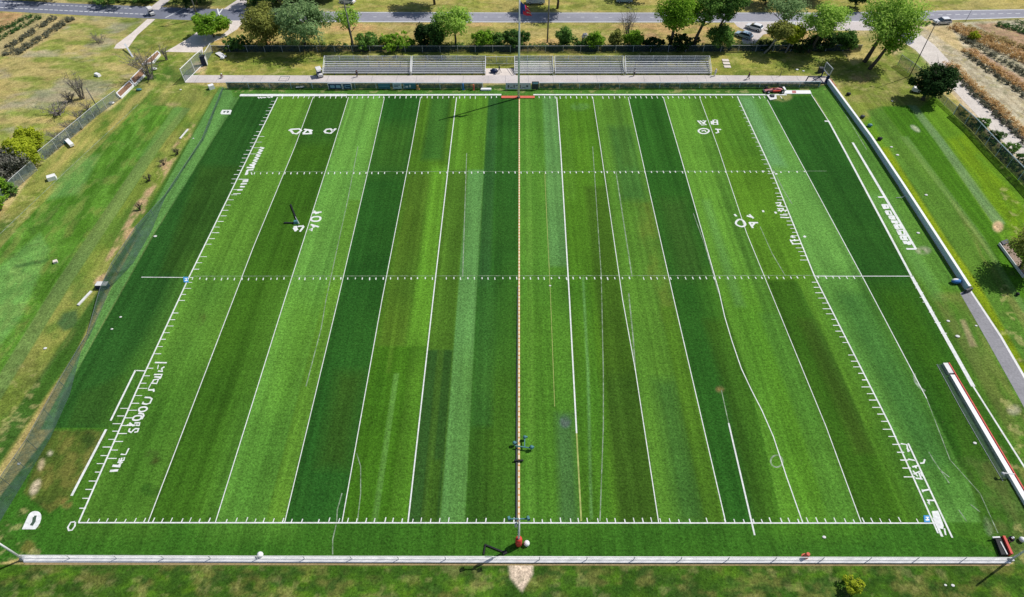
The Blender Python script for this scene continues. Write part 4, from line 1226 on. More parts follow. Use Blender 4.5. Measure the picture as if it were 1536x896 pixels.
tree('far_tree', 'dark tree across the road behind the rightmost tall leaning tree', 'tree', 1148, 7, 54, -26, 'dark', 0.15, 1.2, group=GN)
tree('far_tree', 'small dark tree across the road left of the tallest corner tree', 'tree', 1282, 12, 34, -12, 'dark', 0.3, 1.1, group=GN)
tree('far_tree', 'dark tree across the road above the grey green sparse tree', 'tree', 1220, -2, 50, -40, 'dark', 0.2, 1.1, group=GN)


# crop rows: blades past counting, one sheet of growth per row
def crop_row(a, b, w, h, leaf, label, seed, dens=1.0, size=.32):
    pa, pb = at(*a), at(*b)
    r = random.Random(seed)
    L = (pb - pa).length
    d = (pb - pa).normalized(); nrm = Vector((-d.y, d.x, 0))
    cl = []
    for i in range(int(L * 3.4 * dens * w)):
        p = pa.lerp(pb, r.random()) + nrm * r.uniform(-.5, .5) * w
        cl.append((p.x, p.y, h * r.uniform(.2, .6), h * r.uniform(.3, .5)))
    me_ = leaves(pa, cl, 18, size, seed, 0.8, 1.6)
    me_.materials.append(LEAF[leaf])
    o = bpy.data.objects.new('crop_row', me_); col.objects.link(o); o.location = pa
    stuff(o, label, 'crop')


crop_row((1430, 40), (1640, 138), 4.6, 1.3, 'ochre', 'broad ochre crop row nearest the road on the right', 301)
crop_row((1448, 43), (1660, 116), 2.6, 1.2, 'straw', 'straw coloured crop row above the broad ochre row', 302)
crop_row((1438, 56), (1650, 176), 2.0, 1.1, 'greycrop', 'grey green growth drawing the shaded edge of the broad ochre row', 303)  # dark shade along the ochre row's edge, put in as grey growth
crop_row((1450, 76), (1640, 206), 2.6, 1.2, 'ochre', 'narrow ochre crop row in the middle of the tan soil', 304)
crop_row((1448, 82), (1640, 220), 1.4, 0.9, 'greycrop', 'grey green row at the foot of the narrow ochre row', 305)
crop_row((1420, 95), (1640, 296), 2.6, 1.3, 'ochre', 'ochre crop row nearest the dirt track', 306)
crop_row((1418, 101), (1640, 312), 1.8, 0.9, 'greycrop', 'dull grey growth drawing the shadow of the ochre row beside the dirt track', 307)  # grey shadow below the ochre row, put in as growth
crop_row((1496, 37), (1640, 80), 2.4, 1.1, 'greencrop', 'green crop row in the top right corner', 308)
crop_row((1522, 34), (1640, 60), 2.4, 1.1, 'greencrop', 'farther green crop row in the top right corner', 309)
crop_row((1380, 37), (1395, 36), 2.0, 0.8, 'mid', 'low green growth on the verge left of the ochre rows', 310)
crop_row((48, 24), (-120, 106), 2.0, 1.0, 'greencrop', 'green crop row beside the orange soil on the left', 311)
crop_row((62, 26), (-80, 100), 1.8, 0.9, 'greencrop', 'second green crop row from the orange soil on the left', 312)
crop_row((84, 26), (10, 74), 2.2, 0.9, 'greycrop', 'grey green crop row in the middle of the left soil', 313)
crop_row((108, 28), (30, 78), 2.4, 1.0, 'greycrop', 'outer grey green crop row on the left', 314)
crop_row((8, 80), (36, 78), 2.6, 1.2, 'greycrop', 'grey growth closing the ends of the left crop rows', 315)
crop_row((345, 70), (1260, 72), 2.0, 1.5, 'deep', 'low dark undergrowth along the foot of the back fence', 316, .8)


crop_row((146, 168), (66, 236), 1.8, 1.3, 'greycrop', 'dry grey brush growing along the back of the left fence', 317, .7)
crop_row((1440, 168), (1560, 290), 1.6, 0.9, 'mid', 'green weeds along the back of the right fence', 318, .5)
# ------------------------------------------------------------------ fences
def fence(name, label, base_px, height, post_m, mesh, rail=.09, post_r=.06, post_mat='galv', cat='fence', low_rail=False, lean=None, mesh_h=None, z0=0.0):
    P = G(base_px)
    o = P[len(P) // 2].copy()
    root = empty(name, o, label, cat)
    up = Vector((0, 0, height))
    ln = [0]
    for a, b_ in zip(P, P[1:]): ln.append(ln[-1] + (b_ - a).length)

    def pos(t):
        for i in range(len(P) - 1):
            if t <= ln[i + 1] + 1e-6:
                return P[i].lerp(P[i + 1], (t - ln[i]) / (ln[i + 1] - ln[i]))
        return P[-1].copy()
    n = max(1, round(ln[-1] / post_m))
    r = random.Random(len(label))
    for i in range(n + 1):
        p = pos(ln[-1] * i / n)
        mb = MB(o)
        mb.tube([p - Vector((0, 0, .2)), p + up + Vector((0, 0, .1))], post_r, 6)
        mb.build('post', M[post_mat], root)
    mb = MB(o)
    nn = n * 4
    pts = [pos(ln[-1] * i / nn) for i in range(nn + 1)]
    mb.tube([p + up for p in pts], rail / 2, 5)
    mb.build('top_rail', M[post_mat], root)
    if low_rail:
        mb = MB(o); mb.tube([p + Vector((0, 0, .12)) for p in pts], rail / 2, 5); mb.build('bottom_rail', M[post_mat], root)
    if mesh:
        mb = MB(o)
        vs = []
        for p in pts:
            w_ = Vector((r.uniform(-.05, .05), r.uniform(-.05, .05), 0))
            vs += [p + Vector((0, .03, .05 + z0)), p + w_ + up * .5 + Vector((0, .03, 0)), p + up * (mesh_h or .98) + Vector((0, .03, 0))]
        fs = []
        for i in range(len(pts) - 1):
            for j in range(2):
                fs.append((3 * i + j, 3 * i + 3 + j, 3 * i + 4 + j, 3 * i + 1 + j))
        mb.add(vs, fs)
        mb.build('mesh_panel', M[mesh], root)
    return root


fence('back_fence', 'long dark meshed fence behind the bleachers', [(319, 78.2), (700, 78.8), (1000, 78.2), (1290, 77)], hgt(78.5, 69), 4.4, 'netdark')
fence('left_fence', 'chain-link fence along the dry field, from the raised beds to the yellow shrubs', [(179, 150), (146, 174.5), (108, 207), (66, 242)], 2.3, 4.0, 'netmid', .1)
fence('left_fence', 'short chain-link fence beside the grey purple shrub at the left edge', [(56, 256), (29, 280), (13, 297), (-40, 352)], 2.3, 4.0, 'netmid', .1)
fence('right_fence', 'short chain-link fence between the tallest corner tree and the evergreen', [(1346, 98), (1371, 116), (1400, 145)], 2.6, 4.0, 'netmid', .1)
fence('right_fence', 'middle chain-link fence between the evergreen and the tall dark fence', [(1402, 146), (1416, 158), (1430, 171)], 1.7, 4.0, 'netmid', .08)
fence('right_fence', 'long dark chain-link fence beside the dirt track at the right edge', [(1430, 172), (1456, 195), (1488, 230), (1532, 276), (1580, 330)], 2.6, 4.0, 'netdark', .2, post_mat='palerail')
fence('walkway_fence', 'low fence with teal mesh between the walkway and the field', [(342, 132.5), (492, 133), (724, 133.5)], 1.45, 5.0, 'netteal', .2, post_mat='palerail')
fence('walkway_fence', 'low clear fence between the walkway and the field, right of the flagpole', [(809, 133), (1000, 132.5), (1190, 131.5), (1228, 131)], 1.4, 4.6, 'netteal', .2, post_mat='palerail')
fence('rear_rail', 'railing behind the gap between the left and right bleachers', [(729, 96.5), (776, 96.5)], 1.9, 2.4, 'netmid', .09, post_mat='alu', low_rail=True)
fence('near_fence', 'long white mesh fence on the kerb along the bottom', [(36, 838), (780, 840.5), (1514, 841.5)], 1.0, 5.4, 'netwhite', .1, .05, 'offwhite', low_rail=True, z0=.1)
fence('corner_gate', 'tall white framed mesh fence at the left end of the walkway', [(278, 124), (290, 112), (301, 101), (309, 95)], hgt(124, 104), 4.6, 'netmid', .16, .1, 'white', low_rail=True)
fence('corner_gate', 'short white mesh fence between the navy bin and the back fence', [(311, 92), (319, 79)], 2.2, 4, 'netmid', .12, .07, 'white')
# left ball-stop netting: leaning net with loose foot
topl = [(334, 131), (303, 208), (247, 293), (203, 340), (167, 395), (150, 432), (131, 500), (118, 521), (88, 571), (39, 659), (0, 716), (-70, 830)]
foot = [(336, 133), (306, 210), (248, 296), (227, 348), (200, 395), (167, 431), (136, 502), (122, 526), (105, 592), (75, 659), (0, 783), (-50, 862)]
hts = [.5, .6, .5, 2.2, 2.6, 1.6, .5, .4, 1.8, 2.6, 2.6, 2.6]
mid = len(topl) // 2
o = at(*foot[mid])
net = empty('net_fence', o, 'long loose dark green net fence along the left side of the field', 'net')
A = [at(*f) for f in foot]; B = [at(t[0], t[1], h_) for t, h_ in zip(topl, hts)]


def dense(P, k=6):
    out = []
    for i in range(len(P) - 1):
        for j in range(k): out.append(P[i].lerp(P[i + 1], j / k))
    return out + [P[-1]]


A2, B2 = dense(A), dense(B)
mb = MB(o)
vs = []; fs = []
r = random.Random(5)
for a, b_ in zip(A2, B2):
    sag = Vector((r.uniform(-.15, .15), r.uniform(-.15, .15), -0.25))
    vs += [a + Vector((0, 0, .03)), a.lerp(b_, .5) + sag, b_]
    if vs[-2].z < .06: vs[-2].z = .06
for i in range(len(A2) - 1):
    for j in range(2): fs.append((3 * i + j, 3 * i + 3 + j, 3 * i + 4 + j, 3 * i + 1 + j))
mb.add(vs, fs); mb.build('netting', M['netgreen'], net)
mb = MB(o); mb.tube(B2, .03, 5); mb.build('top_cable', M['aludark'], net)
for a, b_ in zip(dense(A, 2), dense(B, 2)):
    mb = MB(o); g0 = Vector((b_.x, b_.y, -.2)); mb.tube([g0, b_], .04, 6); mb.build('post', M['aludark'], net)

# right barrier wall
bw = G([(1240, 125.5), (1302.5, 211), (1348, 280), (1400, 361), (1448, 436)])
o = bw[2]
barr = empty('barrier_wall', o, 'long white topped barrier wall with a shaded blue side, right of the field', 'barrier')


def wall_strip(mb, P, off0, off1, z0, z1, mi=0):
    n = len(P); vs = []
    for i in range(n):
        d = (P[min(i + 1, n - 1)] - P[max(i - 1, 0)]).normalized(); nr = Vector((d.y, -d.x, 0))
        if nr.x < 0: nr = -nr
        a = P[i] + nr * off0; b_ = P[i] + nr * off1
        vs += [(a.x, a.y, z0), (b_.x, b_.y, z0), (b_.x, b_.y, z1), (a.x, a.y, z1)]
    fs = []
    for i in range(n - 1):
        k0, k1 = 4 * i, 4 * i + 4
        for j in range(4):
            fs.append((k0 + j, k0 + (j + 1) % 4, k1 + (j + 1) % 4, k1 + j))
    fs += [(3, 2, 1, 0), tuple(4 * (n - 1) + j for j in range(4))]
    mb.add(vs, fs, mi)


mb = MB(o); wall_strip(mb, bw, 0, .34, 0, .98); mb.build('wall_panel', mat('shade_blue_wall', (0.62, 0.72, 0.8), .6, .05), barr)  # white wall, with the blue of its shaded side put into the colour
mb = MB(o); wall_strip(mb, bw, -.03, .42, .985, 1.07); mb.build('coping', M['white'], barr)
mb = MB(o); e0 = bw[-1]; mb.box((e0.x + .1, e0.y - .35, .4), (1.3, .3, .8), .35); mb.build('end_board', M['darkgrey'], barr)
mb = MB(o); wall_strip(mb, [bw[0].lerp(bw[1], .0), bw[0].lerp(bw[1], .14)], .43, .55, .0, 1.12); mb.build('red_cap', M['red'], barr)
# lower right low barrier
lb = G([(1415, 547), (1440, 590), (1478, 655), (1515, 718), (1570, 812)])
o = lb[1]
low = empty('low_barrier', o, 'low white barrier with a red edge at the lower right', 'barrier')
mb = MB(o); wall_strip(mb, [lb[0], lb[0].lerp(lb[1], .36)], -.25, .5, 0, .42); mb.build('end_panel', M['offwhite'], low)
mb = MB(o); wall_strip(mb, [lb[0].lerp(lb[1], .42)] + lb[1:], -.2, .42, 0, .42); mb.build('white_panel', M['white'], low)
mb = MB(o); wall_strip(mb, lb, .51, .66, 0, .5); mb.build('red_strip', M['red'], low)
nf = G([(1405, 547), (1440, 612), (1478, 678), (1504, 722)])
nb = [lb[0] + Vector((-.2, 0, .42)), lb[1] + Vector((-.2, 0, .42)), lb[2] + Vector((-.2, 0, .42)), lb[3] + Vector((-.2, 0, .42))]
o = nf[1]
ln_ = empty('low_net', o, 'dark netting stretched to the grass from the low red edged barrier', 'net')
mb = MB(o); a2, b2_ = dense(nf, 5), dense(nb, 5)
vs = []; fs = []
for a, b_ in zip(a2, b2_): vs += [a + Vector((0, 0, .04)), a.lerp(b_, .5) + Vector((0, 0, -.05)), b_]
for i in range(len(a2) - 1):
    for j in range(2): fs.append((3 * i + j, 3 * i + 3 + j, 3 * i + 4 + j, 3 * i + 1 + j))
mb.add(vs, fs); mb.build('netting', M['netgreen'], ln_)
mb = MB(o); mb.tube([a + Vector((0, 0, .05)) for a in a2], .03, 5); mb.build('edge_cord', M['galv'], ln_)
mb = MB(at(1504, 716))
p = at(1504, 716)
mb.tube([p, p + Vector((0, 0, 1.0))], .05, 6); mb.beam(p + Vector((-.5, .1, .95)), p + Vector((.9, -.05, .95)), .12, .1); mb.ball(p + Vector((-.4, .1, .8)), .22)
tag(mb.build('net_winch', M['galv']), 'grey winch stand clamped across the low red edged barrier', 'winch')


# ------------------------------------------------------------------ bleachers
def bleacher(x0, x1, label, rows=7, bench='alu', deck='aludark', rails=True):
    a, b_ = at(x0, 112.4), at(x1, 112.4)
    L = b_.x - a.x; Y0 = a.y
    o = Vector(((a.x + b_.x) / 2, Y0, 0))
    root = empty('bleacher', o, label, 'bleacher', 'bleachers facing the field')
    cx = o.x
    RS, RZ = .56, .18
    n = max(2, int(L / 2.5))
    for i in range(n + 1):
        x = a.x + .15 + (L - .3) * i / n
        fr = MB(o)
        fr.beam((x, Y0, .15), (x, Y0 + rows * RS, .15 + rows * RZ), .09, .12)
        for k_ in range(rows + 1):
            fr.tube([(x, Y0 + k_ * RS, 0), (x, Y0 + k_ * RS, .12 + k_ * RZ)], .04, 5)
        fr.build('stringer', M['aludark'], root)
    for k_ in range(rows):
        z = .3 + k_ * RZ; y = Y0 + k_ * RS
        mb = MB(o); mb.box((cx, y + .12, z + .12), (L, .2, .05)); mb.build('seat_plank', M[bench], root)
        mb = MB(o); mb.box((cx, y + .40, z - .06), (L - .06, .32, .05)); mb.box((cx, y + .57, z + .02), (L - .06, .03, .17)); mb.build('foot_plank', M[deck], root)
    # back railing
    yb = Y0 + rows * RS + .1; zb = rows * RZ + .2
    mb = MB(o)
    for z in (zb + .15, zb + .6, zb + 1.15): mb.tube([(a.x + .05, yb, z), (b_.x - .05, yb, z)], .045, 5)
    mb.build('back_rail', M['alu'], root)
    m = max(2, round(L / 3.4))
    for i in range(m + 1):
        mb = MB(o); x = a.x + .05 + (L - .1) * i / m
        mb.tube([(x, yb, 0), (x, yb, zb + 1.25)], .06, 6); mb.build('rail_post', M['alu'], root)
    mb = MB(o); mb.add([(a.x + .05, yb + .05, zb), (b_.x - .05, yb + .05, zb), (b_.x - .05, yb + .05, zb + 1.15), (a.x + .05, yb + .05, zb + 1.15)], [(0, 1, 2, 3)])
    mb.build('back_mesh', M['netgrey'], root)
    for x in (a.x - .02, b_.x + .02):
        mb = MB(o)
        mb.tube([(x, Y0 - .1, .9), (x, yb, zb + 1.15)], .06, 6); mb.tube([(x, Y0 - .1, 0), (x, Y0 - .1, .9)], .06, 6)
        mb.tube([(x, Y0 - .1, .35), (x, yb, zb + .4)], .045, 5)
        mb.build('side_rail', M['white'], root)
    return root


bleacher(485, 615.5, 'leftmost long grey bleacher facing the field')
bleacher(617.5, 728, 'second bleacher from the left, beside the open concrete gap')
bleacher(772, 829.5, 'shortest and palest bleacher, directly behind the flagpole', bench='white', deck='offwhite')
bleacher(832.5, 935.5, 'long grey bleacher just right of the pale short one')
bleacher(938.5, 1066, 'rightmost bleacher, partly under tree shade')

# ------------------------------------------------------------------ poles
def pole(name, label, bx, by, h, r, m, arms=0, lean=0, cat='pole', wires=False, arm_rot=0.0):
    p = at(bx, by)
    root = empty(name, p, label, cat)
    mb = MB(p); mb.tube([p - Vector((0, 0, .3)), p + Vector((lean * .5, 0, h * .5)), p + Vector((lean, 0, h))], [r, r * .85, r * .65], 9)
    mb.build('shaft', M[m], root, True)
    for k_ in range(arms):
        mb = MB(p); z = h - .6 - k_ * .9
        d = Vector((math.cos(arm_rot), math.sin(arm_rot), 0)) * 1.2
        c = p + Vector((lean * z / h, -.18, z))
        mb.beam(c - d, c + d, .12, .14); mb.build('crossarm', M['timberpole'], root)
        for t in (-.9, -.4, .4, .9):
            mb = MB(p); q = c + d * t; mb.tube([q + Vector((0, 0, .05)), q + Vector((0, 0, .32))], [.06, .04], 6); mb.build('insulator', M['galv'], root)
    return root


pole('utility_pole', 'leaning timber utility pole at the back fence near the leftmost bleacher', 532, 78, 12.5, .2, 'timberpole', 2, -.3)
pole('utility_pole', 'straight dark utility pole behind the pale short bleacher', 821, 64, 14, .2, 'timberpole', 2)
pole('utility_pole', 'utility pole beside the far road left of the round tree', 298, 29, 11.5, .2, 'timberpole', 2)
pole('utility_pole', 'dark utility pole on the far side of the road at the right', 1361, 16, 11, .26, 'darkpole', 2)
pole('fence_pole', 'bare timber post at the back fence beside the sage green tree', 482, 79, hgt(79, 54), .12, 'timberpole')
pole('utility_pole', 'slim pole leaning in the dry shrubs by the left fence', 149, 166, hgt(166, 132), .13, 'timberpole', 0, -.2)
pole('sign_post', 'thin dark post on the verge by the top right road edge', 1448, 33, 3.2, .06, 'darkpole')
# slim lamp pole by right fence
lp = pole('lamp_pole', 'slim dark lamp pole rising over the dirt track from the right fence', 1364, 115, hgt(115, 31), .11, 'darkpole')
p = at(1364, 115); h = hgt(115, 31)
for sgn in (-1, 1):
    mb = MB(p); mb.beam(p + Vector((0, 0, h - .2)), p + Vector((sgn * 1.0, -.5 * sgn, h)), .07, .07); mb.build('lamp_arm', M['darkpole'], lp)
    mb = MB(p); mb.box(tuple(p + Vector((sgn * 1.1, -.55 * sgn, h))), (.55, .3, .16)); mb.build('lamp_head', M['darkgrey'], lp)
# flagpole and flag
p = at(778, 147)
fp = empty('flagpole', p, 'tall white flagpole standing at the far end of the midfield tape', 'flagpole')
mb = MB(p); mb.tube([p, p + Vector((0, 0, 12)), p + Vector((0, 0, 23))], [.24, .2, .14], 10); mb.build('shaft', M['white'], fp, True)
mb = MB(p); mb.disc(p + Vector((0, 0, .12)), (0, 0, 1), .38, .24); mb.build('base_collar', M['darkgrey'], fp)
mb = MB(p); mb.ball(p + Vector((0, 0, 23.1)), .2); mb.build('finial', M['white'], fp, True)
z1, z0 = hgt(147, 2), hgt(147, 21)
mb = MB(p + Vector((.12, 0, z0)))
nu, nv = 12, 8
vs = []
for i in range(nu + 1):
    u = i / nu
    for j in range(nv + 1):
        v = j / nv
        zt = z1 + (z0 + 1.0 - z1) * u; zb = z0 - .55 * u
        vs.append(p + Vector((.16 + 2.4 * u - .5 * u * v, .22 * math.sin(u * 9 + v * 2) * (.3 + u), zb + (zt - zb) * v)))
fs = []; mis = []
for i in range(nu):
    for j in range(nv):
        u, v = i / nu, j / nv
        mi = 0 if (u < .42 and v > .28) or (u < .25) else (1 if (j % 3 != 2) else (2 if u > .5 else 1))
        mb.add([vs[i * (nv + 1) + j], vs[(i + 1) * (nv + 1) + j], vs[(i + 1) * (nv + 1) + j + 1], vs[i * (nv + 1) + j + 1]], [(0, 1, 2, 3)], mi)
tag(mb.build('flag', [mat('flag_blue', (.05, .08, .36), .8), mat('flag_red', (.78, .04, .09), .8), mat('flag_white', (.7, .55, .58), .8)], None, True), 'blue and red flag hanging from the tall white flagpole', 'flag')
mb = MB(at(777, 146)); q = [at(752, 148), at(802, 148), at(802, 144.8), at(752, 144.8)]
mb.prism(q, .02, .16); tag(mb.build('red_board', M['redboard']), 'long flat red board lying across the foot of the flagpole', 'board')
mb = MB(at(1196, 139)); mb.prism(G([(1176, 141.5), (1217, 141.5), (1215, 136.5), (1177, 136.5)]), .02, .14); wb = mb.build('white_board', M['white'])
tag(wb, 'long flat white board with a red patch right of the red racing car', 'board')
mb = MB(at(1196, 139)); mb.prism(G([(1188, 140.8), (1194, 140.8), (1193.5, 137), (1187.5, 137)]), .142, .15); mb.build('red_patch', M['pink'], wb)

# corner posts and near mast
for bx, by, h, lab in ((35, 839, 7.5, 'tall white corner post at the left end of the near fence'), (1515, 840.5, 7.2, 'tall white corner post at the right end of the near fence')):
    p = at(bx, by); root = empty('corner_post', p, lab, 'post', 'corner posts of the near fence')
    mb = MB(p); mb.tube([p, p + Vector((0, 0, h))], [.13, .1], 8); mb.build('shaft', M['white'], root, True)
    mb = MB(p); mb.box(tuple(p + Vector((0, 0, .2))), (.42, .42, .4)); mb.build('footing', M['galv'], root)
p = at(778, 817)
ms = empty('goal_mast', p, 'white mast with a red padded foot at the near end of the midfield tape', 'mast')
h = hgt(817, 778)
mb = MB(p); mb.tube([p, p + Vector((0, 0, h))], [.14, .1], 9); mb.build('shaft', M['white'], ms, True)
mb = MB(p); mb.tube([p + Vector((0, 0, .02)), p + Vector((0, 0, .3)), p + Vector((0, 0, 1.7)), p + Vector((0, 0, 1.85))], [.34, .4, .4, .3], 12); mb.build('foot_pad', M['red'], ms, True)
mb = MB(p); mb.beam(p + Vector((-1.1, 0, h - .1)), p + Vector((1.0, 0, h - .1)), .12, .12); mb.build('crossbar', M['teal'], ms)
for sx, sz in ((-1.1, .0), (1.0, .1)):
    mb = MB(p); q = p + Vector((sx, 0, h + sz)); mb.box(tuple(q), (.34, .5, .42), .3, taper=.75); mb.build('lamp', M['teal'], ms)
mb = MB(p); mb.box(tuple(p + Vector((-.35, -.1, h - 1.4))), (.3, .25, .9)); mb.build('control_box', M['galv'], ms)


def ball(name, label, cat, px, py, r, m, sc=(1, 1, 1), group=None):
    p = at(px, py)
    mb = MB(p); mb.ball(p + Vector((0, 0, r * sc[2])), r, 12, 8, 0, sc, .04, int(px))
    return tag(mb.build(name, M[m], None, True), label, cat, group)


ball('white_ball', 'large white ball lying beside the red foot of the mast', 'ball', 790, 817, .36, 'white')
# sprinkler stand on the midfield tape
p = at(786, 670)
sp = empty('sprinkler_stand', p, 'teal three headed sprinkler stand on the lower half of the tape', 'sprinkler')
mb = MB(p)
mb.beam(at(773, 669, .5), at(800, 673, .5), .13, .13); mb.beam(at(787, 671, .5), at(787, 659, .6), .12, .12)
mb.build('pipe_frame', M['teal'], sp)
for x, y, q in ((771.5, 668, .42), (787, 659.5, .4), (797, 674.5, .46)):
    mb = MB(p); c = at(x, y); mb.tube([c, c + Vector((0, 0, .45))], .07, 7); mb.ball(c + Vector((0, 0, .62)), q * .62, 10, 7); mb.box(tuple(c + Vector((.18, 0, .62))), (.35, .2, .26)); mb.build('sprinkler_head', M['teal'], sp)
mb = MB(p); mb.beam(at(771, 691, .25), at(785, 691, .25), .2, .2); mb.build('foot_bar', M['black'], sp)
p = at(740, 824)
fr = empty('mast_shadow_bars', p, 'black bars laid as a post shadow on the grass left of the white mast', 'frame')
mb = MB(p); mb.beam(at(727, 817, .1), at(757, 829, .1), .17, .14); mb.box(tuple(at(757, 829, .16)), (.5, .4, .24), .4); mb.build('long_shadow_bar', M['black'], fr)  # a post's cast shadow built as flat black bars
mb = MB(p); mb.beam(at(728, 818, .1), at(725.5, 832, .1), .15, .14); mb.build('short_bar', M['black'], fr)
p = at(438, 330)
fr = empty('post_shadow_bars', p, 'black bars laid as a post shadow, with a teal hub, near the left field numbers', 'stand')
mb = MB(p); mb.beam(at(436, 307, .1), at(446, 332, .15), .24, .2); mb.build('leg', M['black'], fr)  # both black bars draw a post's cast shadow on the grass
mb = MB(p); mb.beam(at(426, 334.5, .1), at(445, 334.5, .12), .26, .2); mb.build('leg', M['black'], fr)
mb = MB(p); mb.box(tuple(at(443.5, 333, .28)), (.8, .7, .5), .2, taper=.7); mb.build('hub', M['teal'], fr)
mb = MB(p); mb.tube([at(441, 322, .1), at(449, 336, .5)], .05, 6); mb.build('strut', M['galv'], fr)

# ------------------------------------------------------------------ people
def skin_chain(name, V, E, Rr, m, origin, parent=None, sub=1, root=0):
    me_ = bpy.data.meshes.new(name)
    me_.from_pydata([tuple(Vector(v)) for v in V], E, [])
    o_ = bpy.data.objects.new(name, me_)
    col.objects.link(o_)
    me_.materials.append(m)
    md = o_.modifiers.new('Skin', 'SKIN')
    sv = me_.skin_vertices[0].data
    for i, r_ in enumerate(Rr):
        sv[i].radius = (r_, r_); sv[i].use_root = (i == root)
    ss = o_.modifiers.new('Sub', 'SUBSURF'); ss.levels = sub; ss.render_levels = sub
    if parent: o_.parent = parent
    return o_


def person(px, py, label, shirt, trousers, cap=None, rz=0.0, crouch=False, stride=.2):
    p = at(px, py)
    root = empty('person', p, label, 'person')
    root.rotation_euler.z = rz
    if not crouch:
        hip = .92; kn = .5
        J = dict(pel=(0, 0, hip), chest=(0, .02, 1.32), neck=(0, 0, 1.5), head=(0, -.03, 1.62), crown=(0, -.02, 1.74),
                 lh=(-.1, 0, .86), lk=(-.11, -stride * .5, kn), la=(-.11, -stride, .09), lt=(-.11, -stride - .16, .04),
                 rh=(.1, 0, .86), rk=(.11, stride * .1, kn), ra=(.11, stride, .1), rt=(.11, stride - .15, .04),
                 ls=(-.19, .02, 1.42), le=(-.25, .08, 1.14), lw=(-.27, -.06, .9), lf=(-.27, -.1, .8),
                 rs=(.19, .02, 1.42), re=(.26, .02, 1.14), rw=(.27, -.16, .94), rf=(.27, -.22, .86))
    else:
        J = dict(pel=(0, .1, .38), chest=(0, -.12, .78), neck=(0, -.2, .94), head=(0, -.26, 1.05), crown=(0, -.27, 1.17),
                 lh=(-.12, .06, .36), lk=(-.2, -.34, .52), la=(-.18, -.1, .09), lt=(-.18, -.28, .04),
                 rh=(.12, .06, .36), rk=(.2, -.34, .5), ra=(.18, -.1, .09), rt=(.18, -.28, .04),
                 ls=(-.2, -.14, .86), le=(-.26, -.32, .62), lw=(-.14, -.5, .5), lf=(-.1, -.57, .46),
                 rs=(.2, -.14, .86), re=(.26, -.32, .62), rw=(.14, -.5, .48), rf=(.1, -.57, .44))
    rad = dict(pel=.14, chest=.15, neck=.06, head=.1, crown=.06, lh=.09, lk=.06, la=.045, lt=.04, rh=.09, rk=.06, ra=.045, rt=.04,
               ls=.065, le=.045, lw=.035, lf=.035, rs=.065, re=.045, rw=.035, rf=.035)
    ed = [('pel', 'chest'), ('chest', 'neck'), ('neck', 'head'), ('head', 'crown'), ('pel', 'lh'), ('lh', 'lk'), ('lk', 'la'), ('la', 'lt'),
          ('pel', 'rh'), ('rh', 'rk'), ('rk', 'ra'), ('ra', 'rt'), ('chest', 'ls'), ('ls', 'le'), ('le', 'lw'), ('lw', 'lf'), ('chest', 'rs'), ('rs', 're'), ('re', 'rw'), ('rw', 'rf')]

    def chain(name, keys, grow, m):
        ks = [k_ for k_ in J if k_ in keys]
        ix = {k_: i for i, k_ in enumerate(ks)}
        E = [(ix[a], ix[b_]) for a, b_ in ed if a in ix and b_ in ix]
        return skin_chain(name, [J[k_] for k_ in ks], E, [rad[k_] + grow for k_ in ks], m, p, root)
    chain('body', list(J), 0, M['skin'])
    chain('shirt', ['pel', 'chest', 'ls', 'le', 'rs', 're'], .022, shirt)
    chain('trousers', ['pel', 'lh', 'lk', 'la', 'rh', 'rk', 'ra'], .026, trousers)
    mb = MB((0, 0, 0)); hd = Vector(J['head'])
    mb.ball(hd + Vector((0, .015, .06)), .125, 10, 7, 0, (1, 1.05, .8))
    if cap: mb.box(tuple(hd + Vector((0, -.13, .05))), (.18, .16, .03))
    mb.build('cap' if cap else 'hair', cap or M['hair'], root, True)
    return root


cn = lambda n, c: mat(n, c, .85, .08)
person(536, 115.5, 'person in dark clothes walking in front of the leftmost bleacher', cn('black_top', (.02, .02, .03)), M['darkgrey'], rz=.6)
person(1122, 119, 'person in a maroon top walking on the right part of the walkway', cn('maroon_top', (.12, .02, .04)), M['navy'], rz=-1.4, stride=.3)
person(333, 117, 'person in maroon bending down near the left end of the walkway', cn('maroon_jacket', (.16, .02, .06)), M['offwhite'], M['white'], rz=1.0, crouch=True)
person(1207, 115, 'person all in white beside the right end of the rightmost bleacher' if False else 'person all in white at the right end of the bank', M['white'], M['offwhite'], M['white'], rz=.3) if False else None
person(1072, 114, 'person all in white standing just right of the rightmost bleacher', M['white'], M['offwhite'], M['white'], rz=.3)
person(951, 114, 'small person in a white shirt at the front of the rightmost bleacher', M['white'], M['darkgrey'], rz=.2)
person(1514, 811, 'crouching person in navy with a white cap near the right corner', M['navy'], M['navy'], M['white'], rz=-1.2, crouch=True)
ball('white_bucket', 'white round tub on the grass at the lower right edge', 'tub', 1531, 811, .34, 'white', (1, 1, .9))

# ------------------------------------------------------------------ vehicles
def rounded(outline_px, hw, mb, mi=0, inset=.9):
    """body from a side outline (y along, z up) given width, narrower at the top edges"""
    n = len(outline_px)
    zs = [z for _, z in outline_px]; zm, zM = min(zs), max(zs)
    vs = []
    for sx in (-1, 1):
        for y, z in outline_px:
            k_ = 1 - (1 - inset) * max(0, (z - zm) / (zM - zm)) ** 1.5
            vs.append((sx * hw * k_, y, z))
    fs = [tuple(range(n)), tuple(range(n, 2 * n))[::-1]]
    for i in range(n):
        j = (i + 1) % n
        fs.append((i, n + i, n + j, j))
    mb.add(vs, fs, mi)


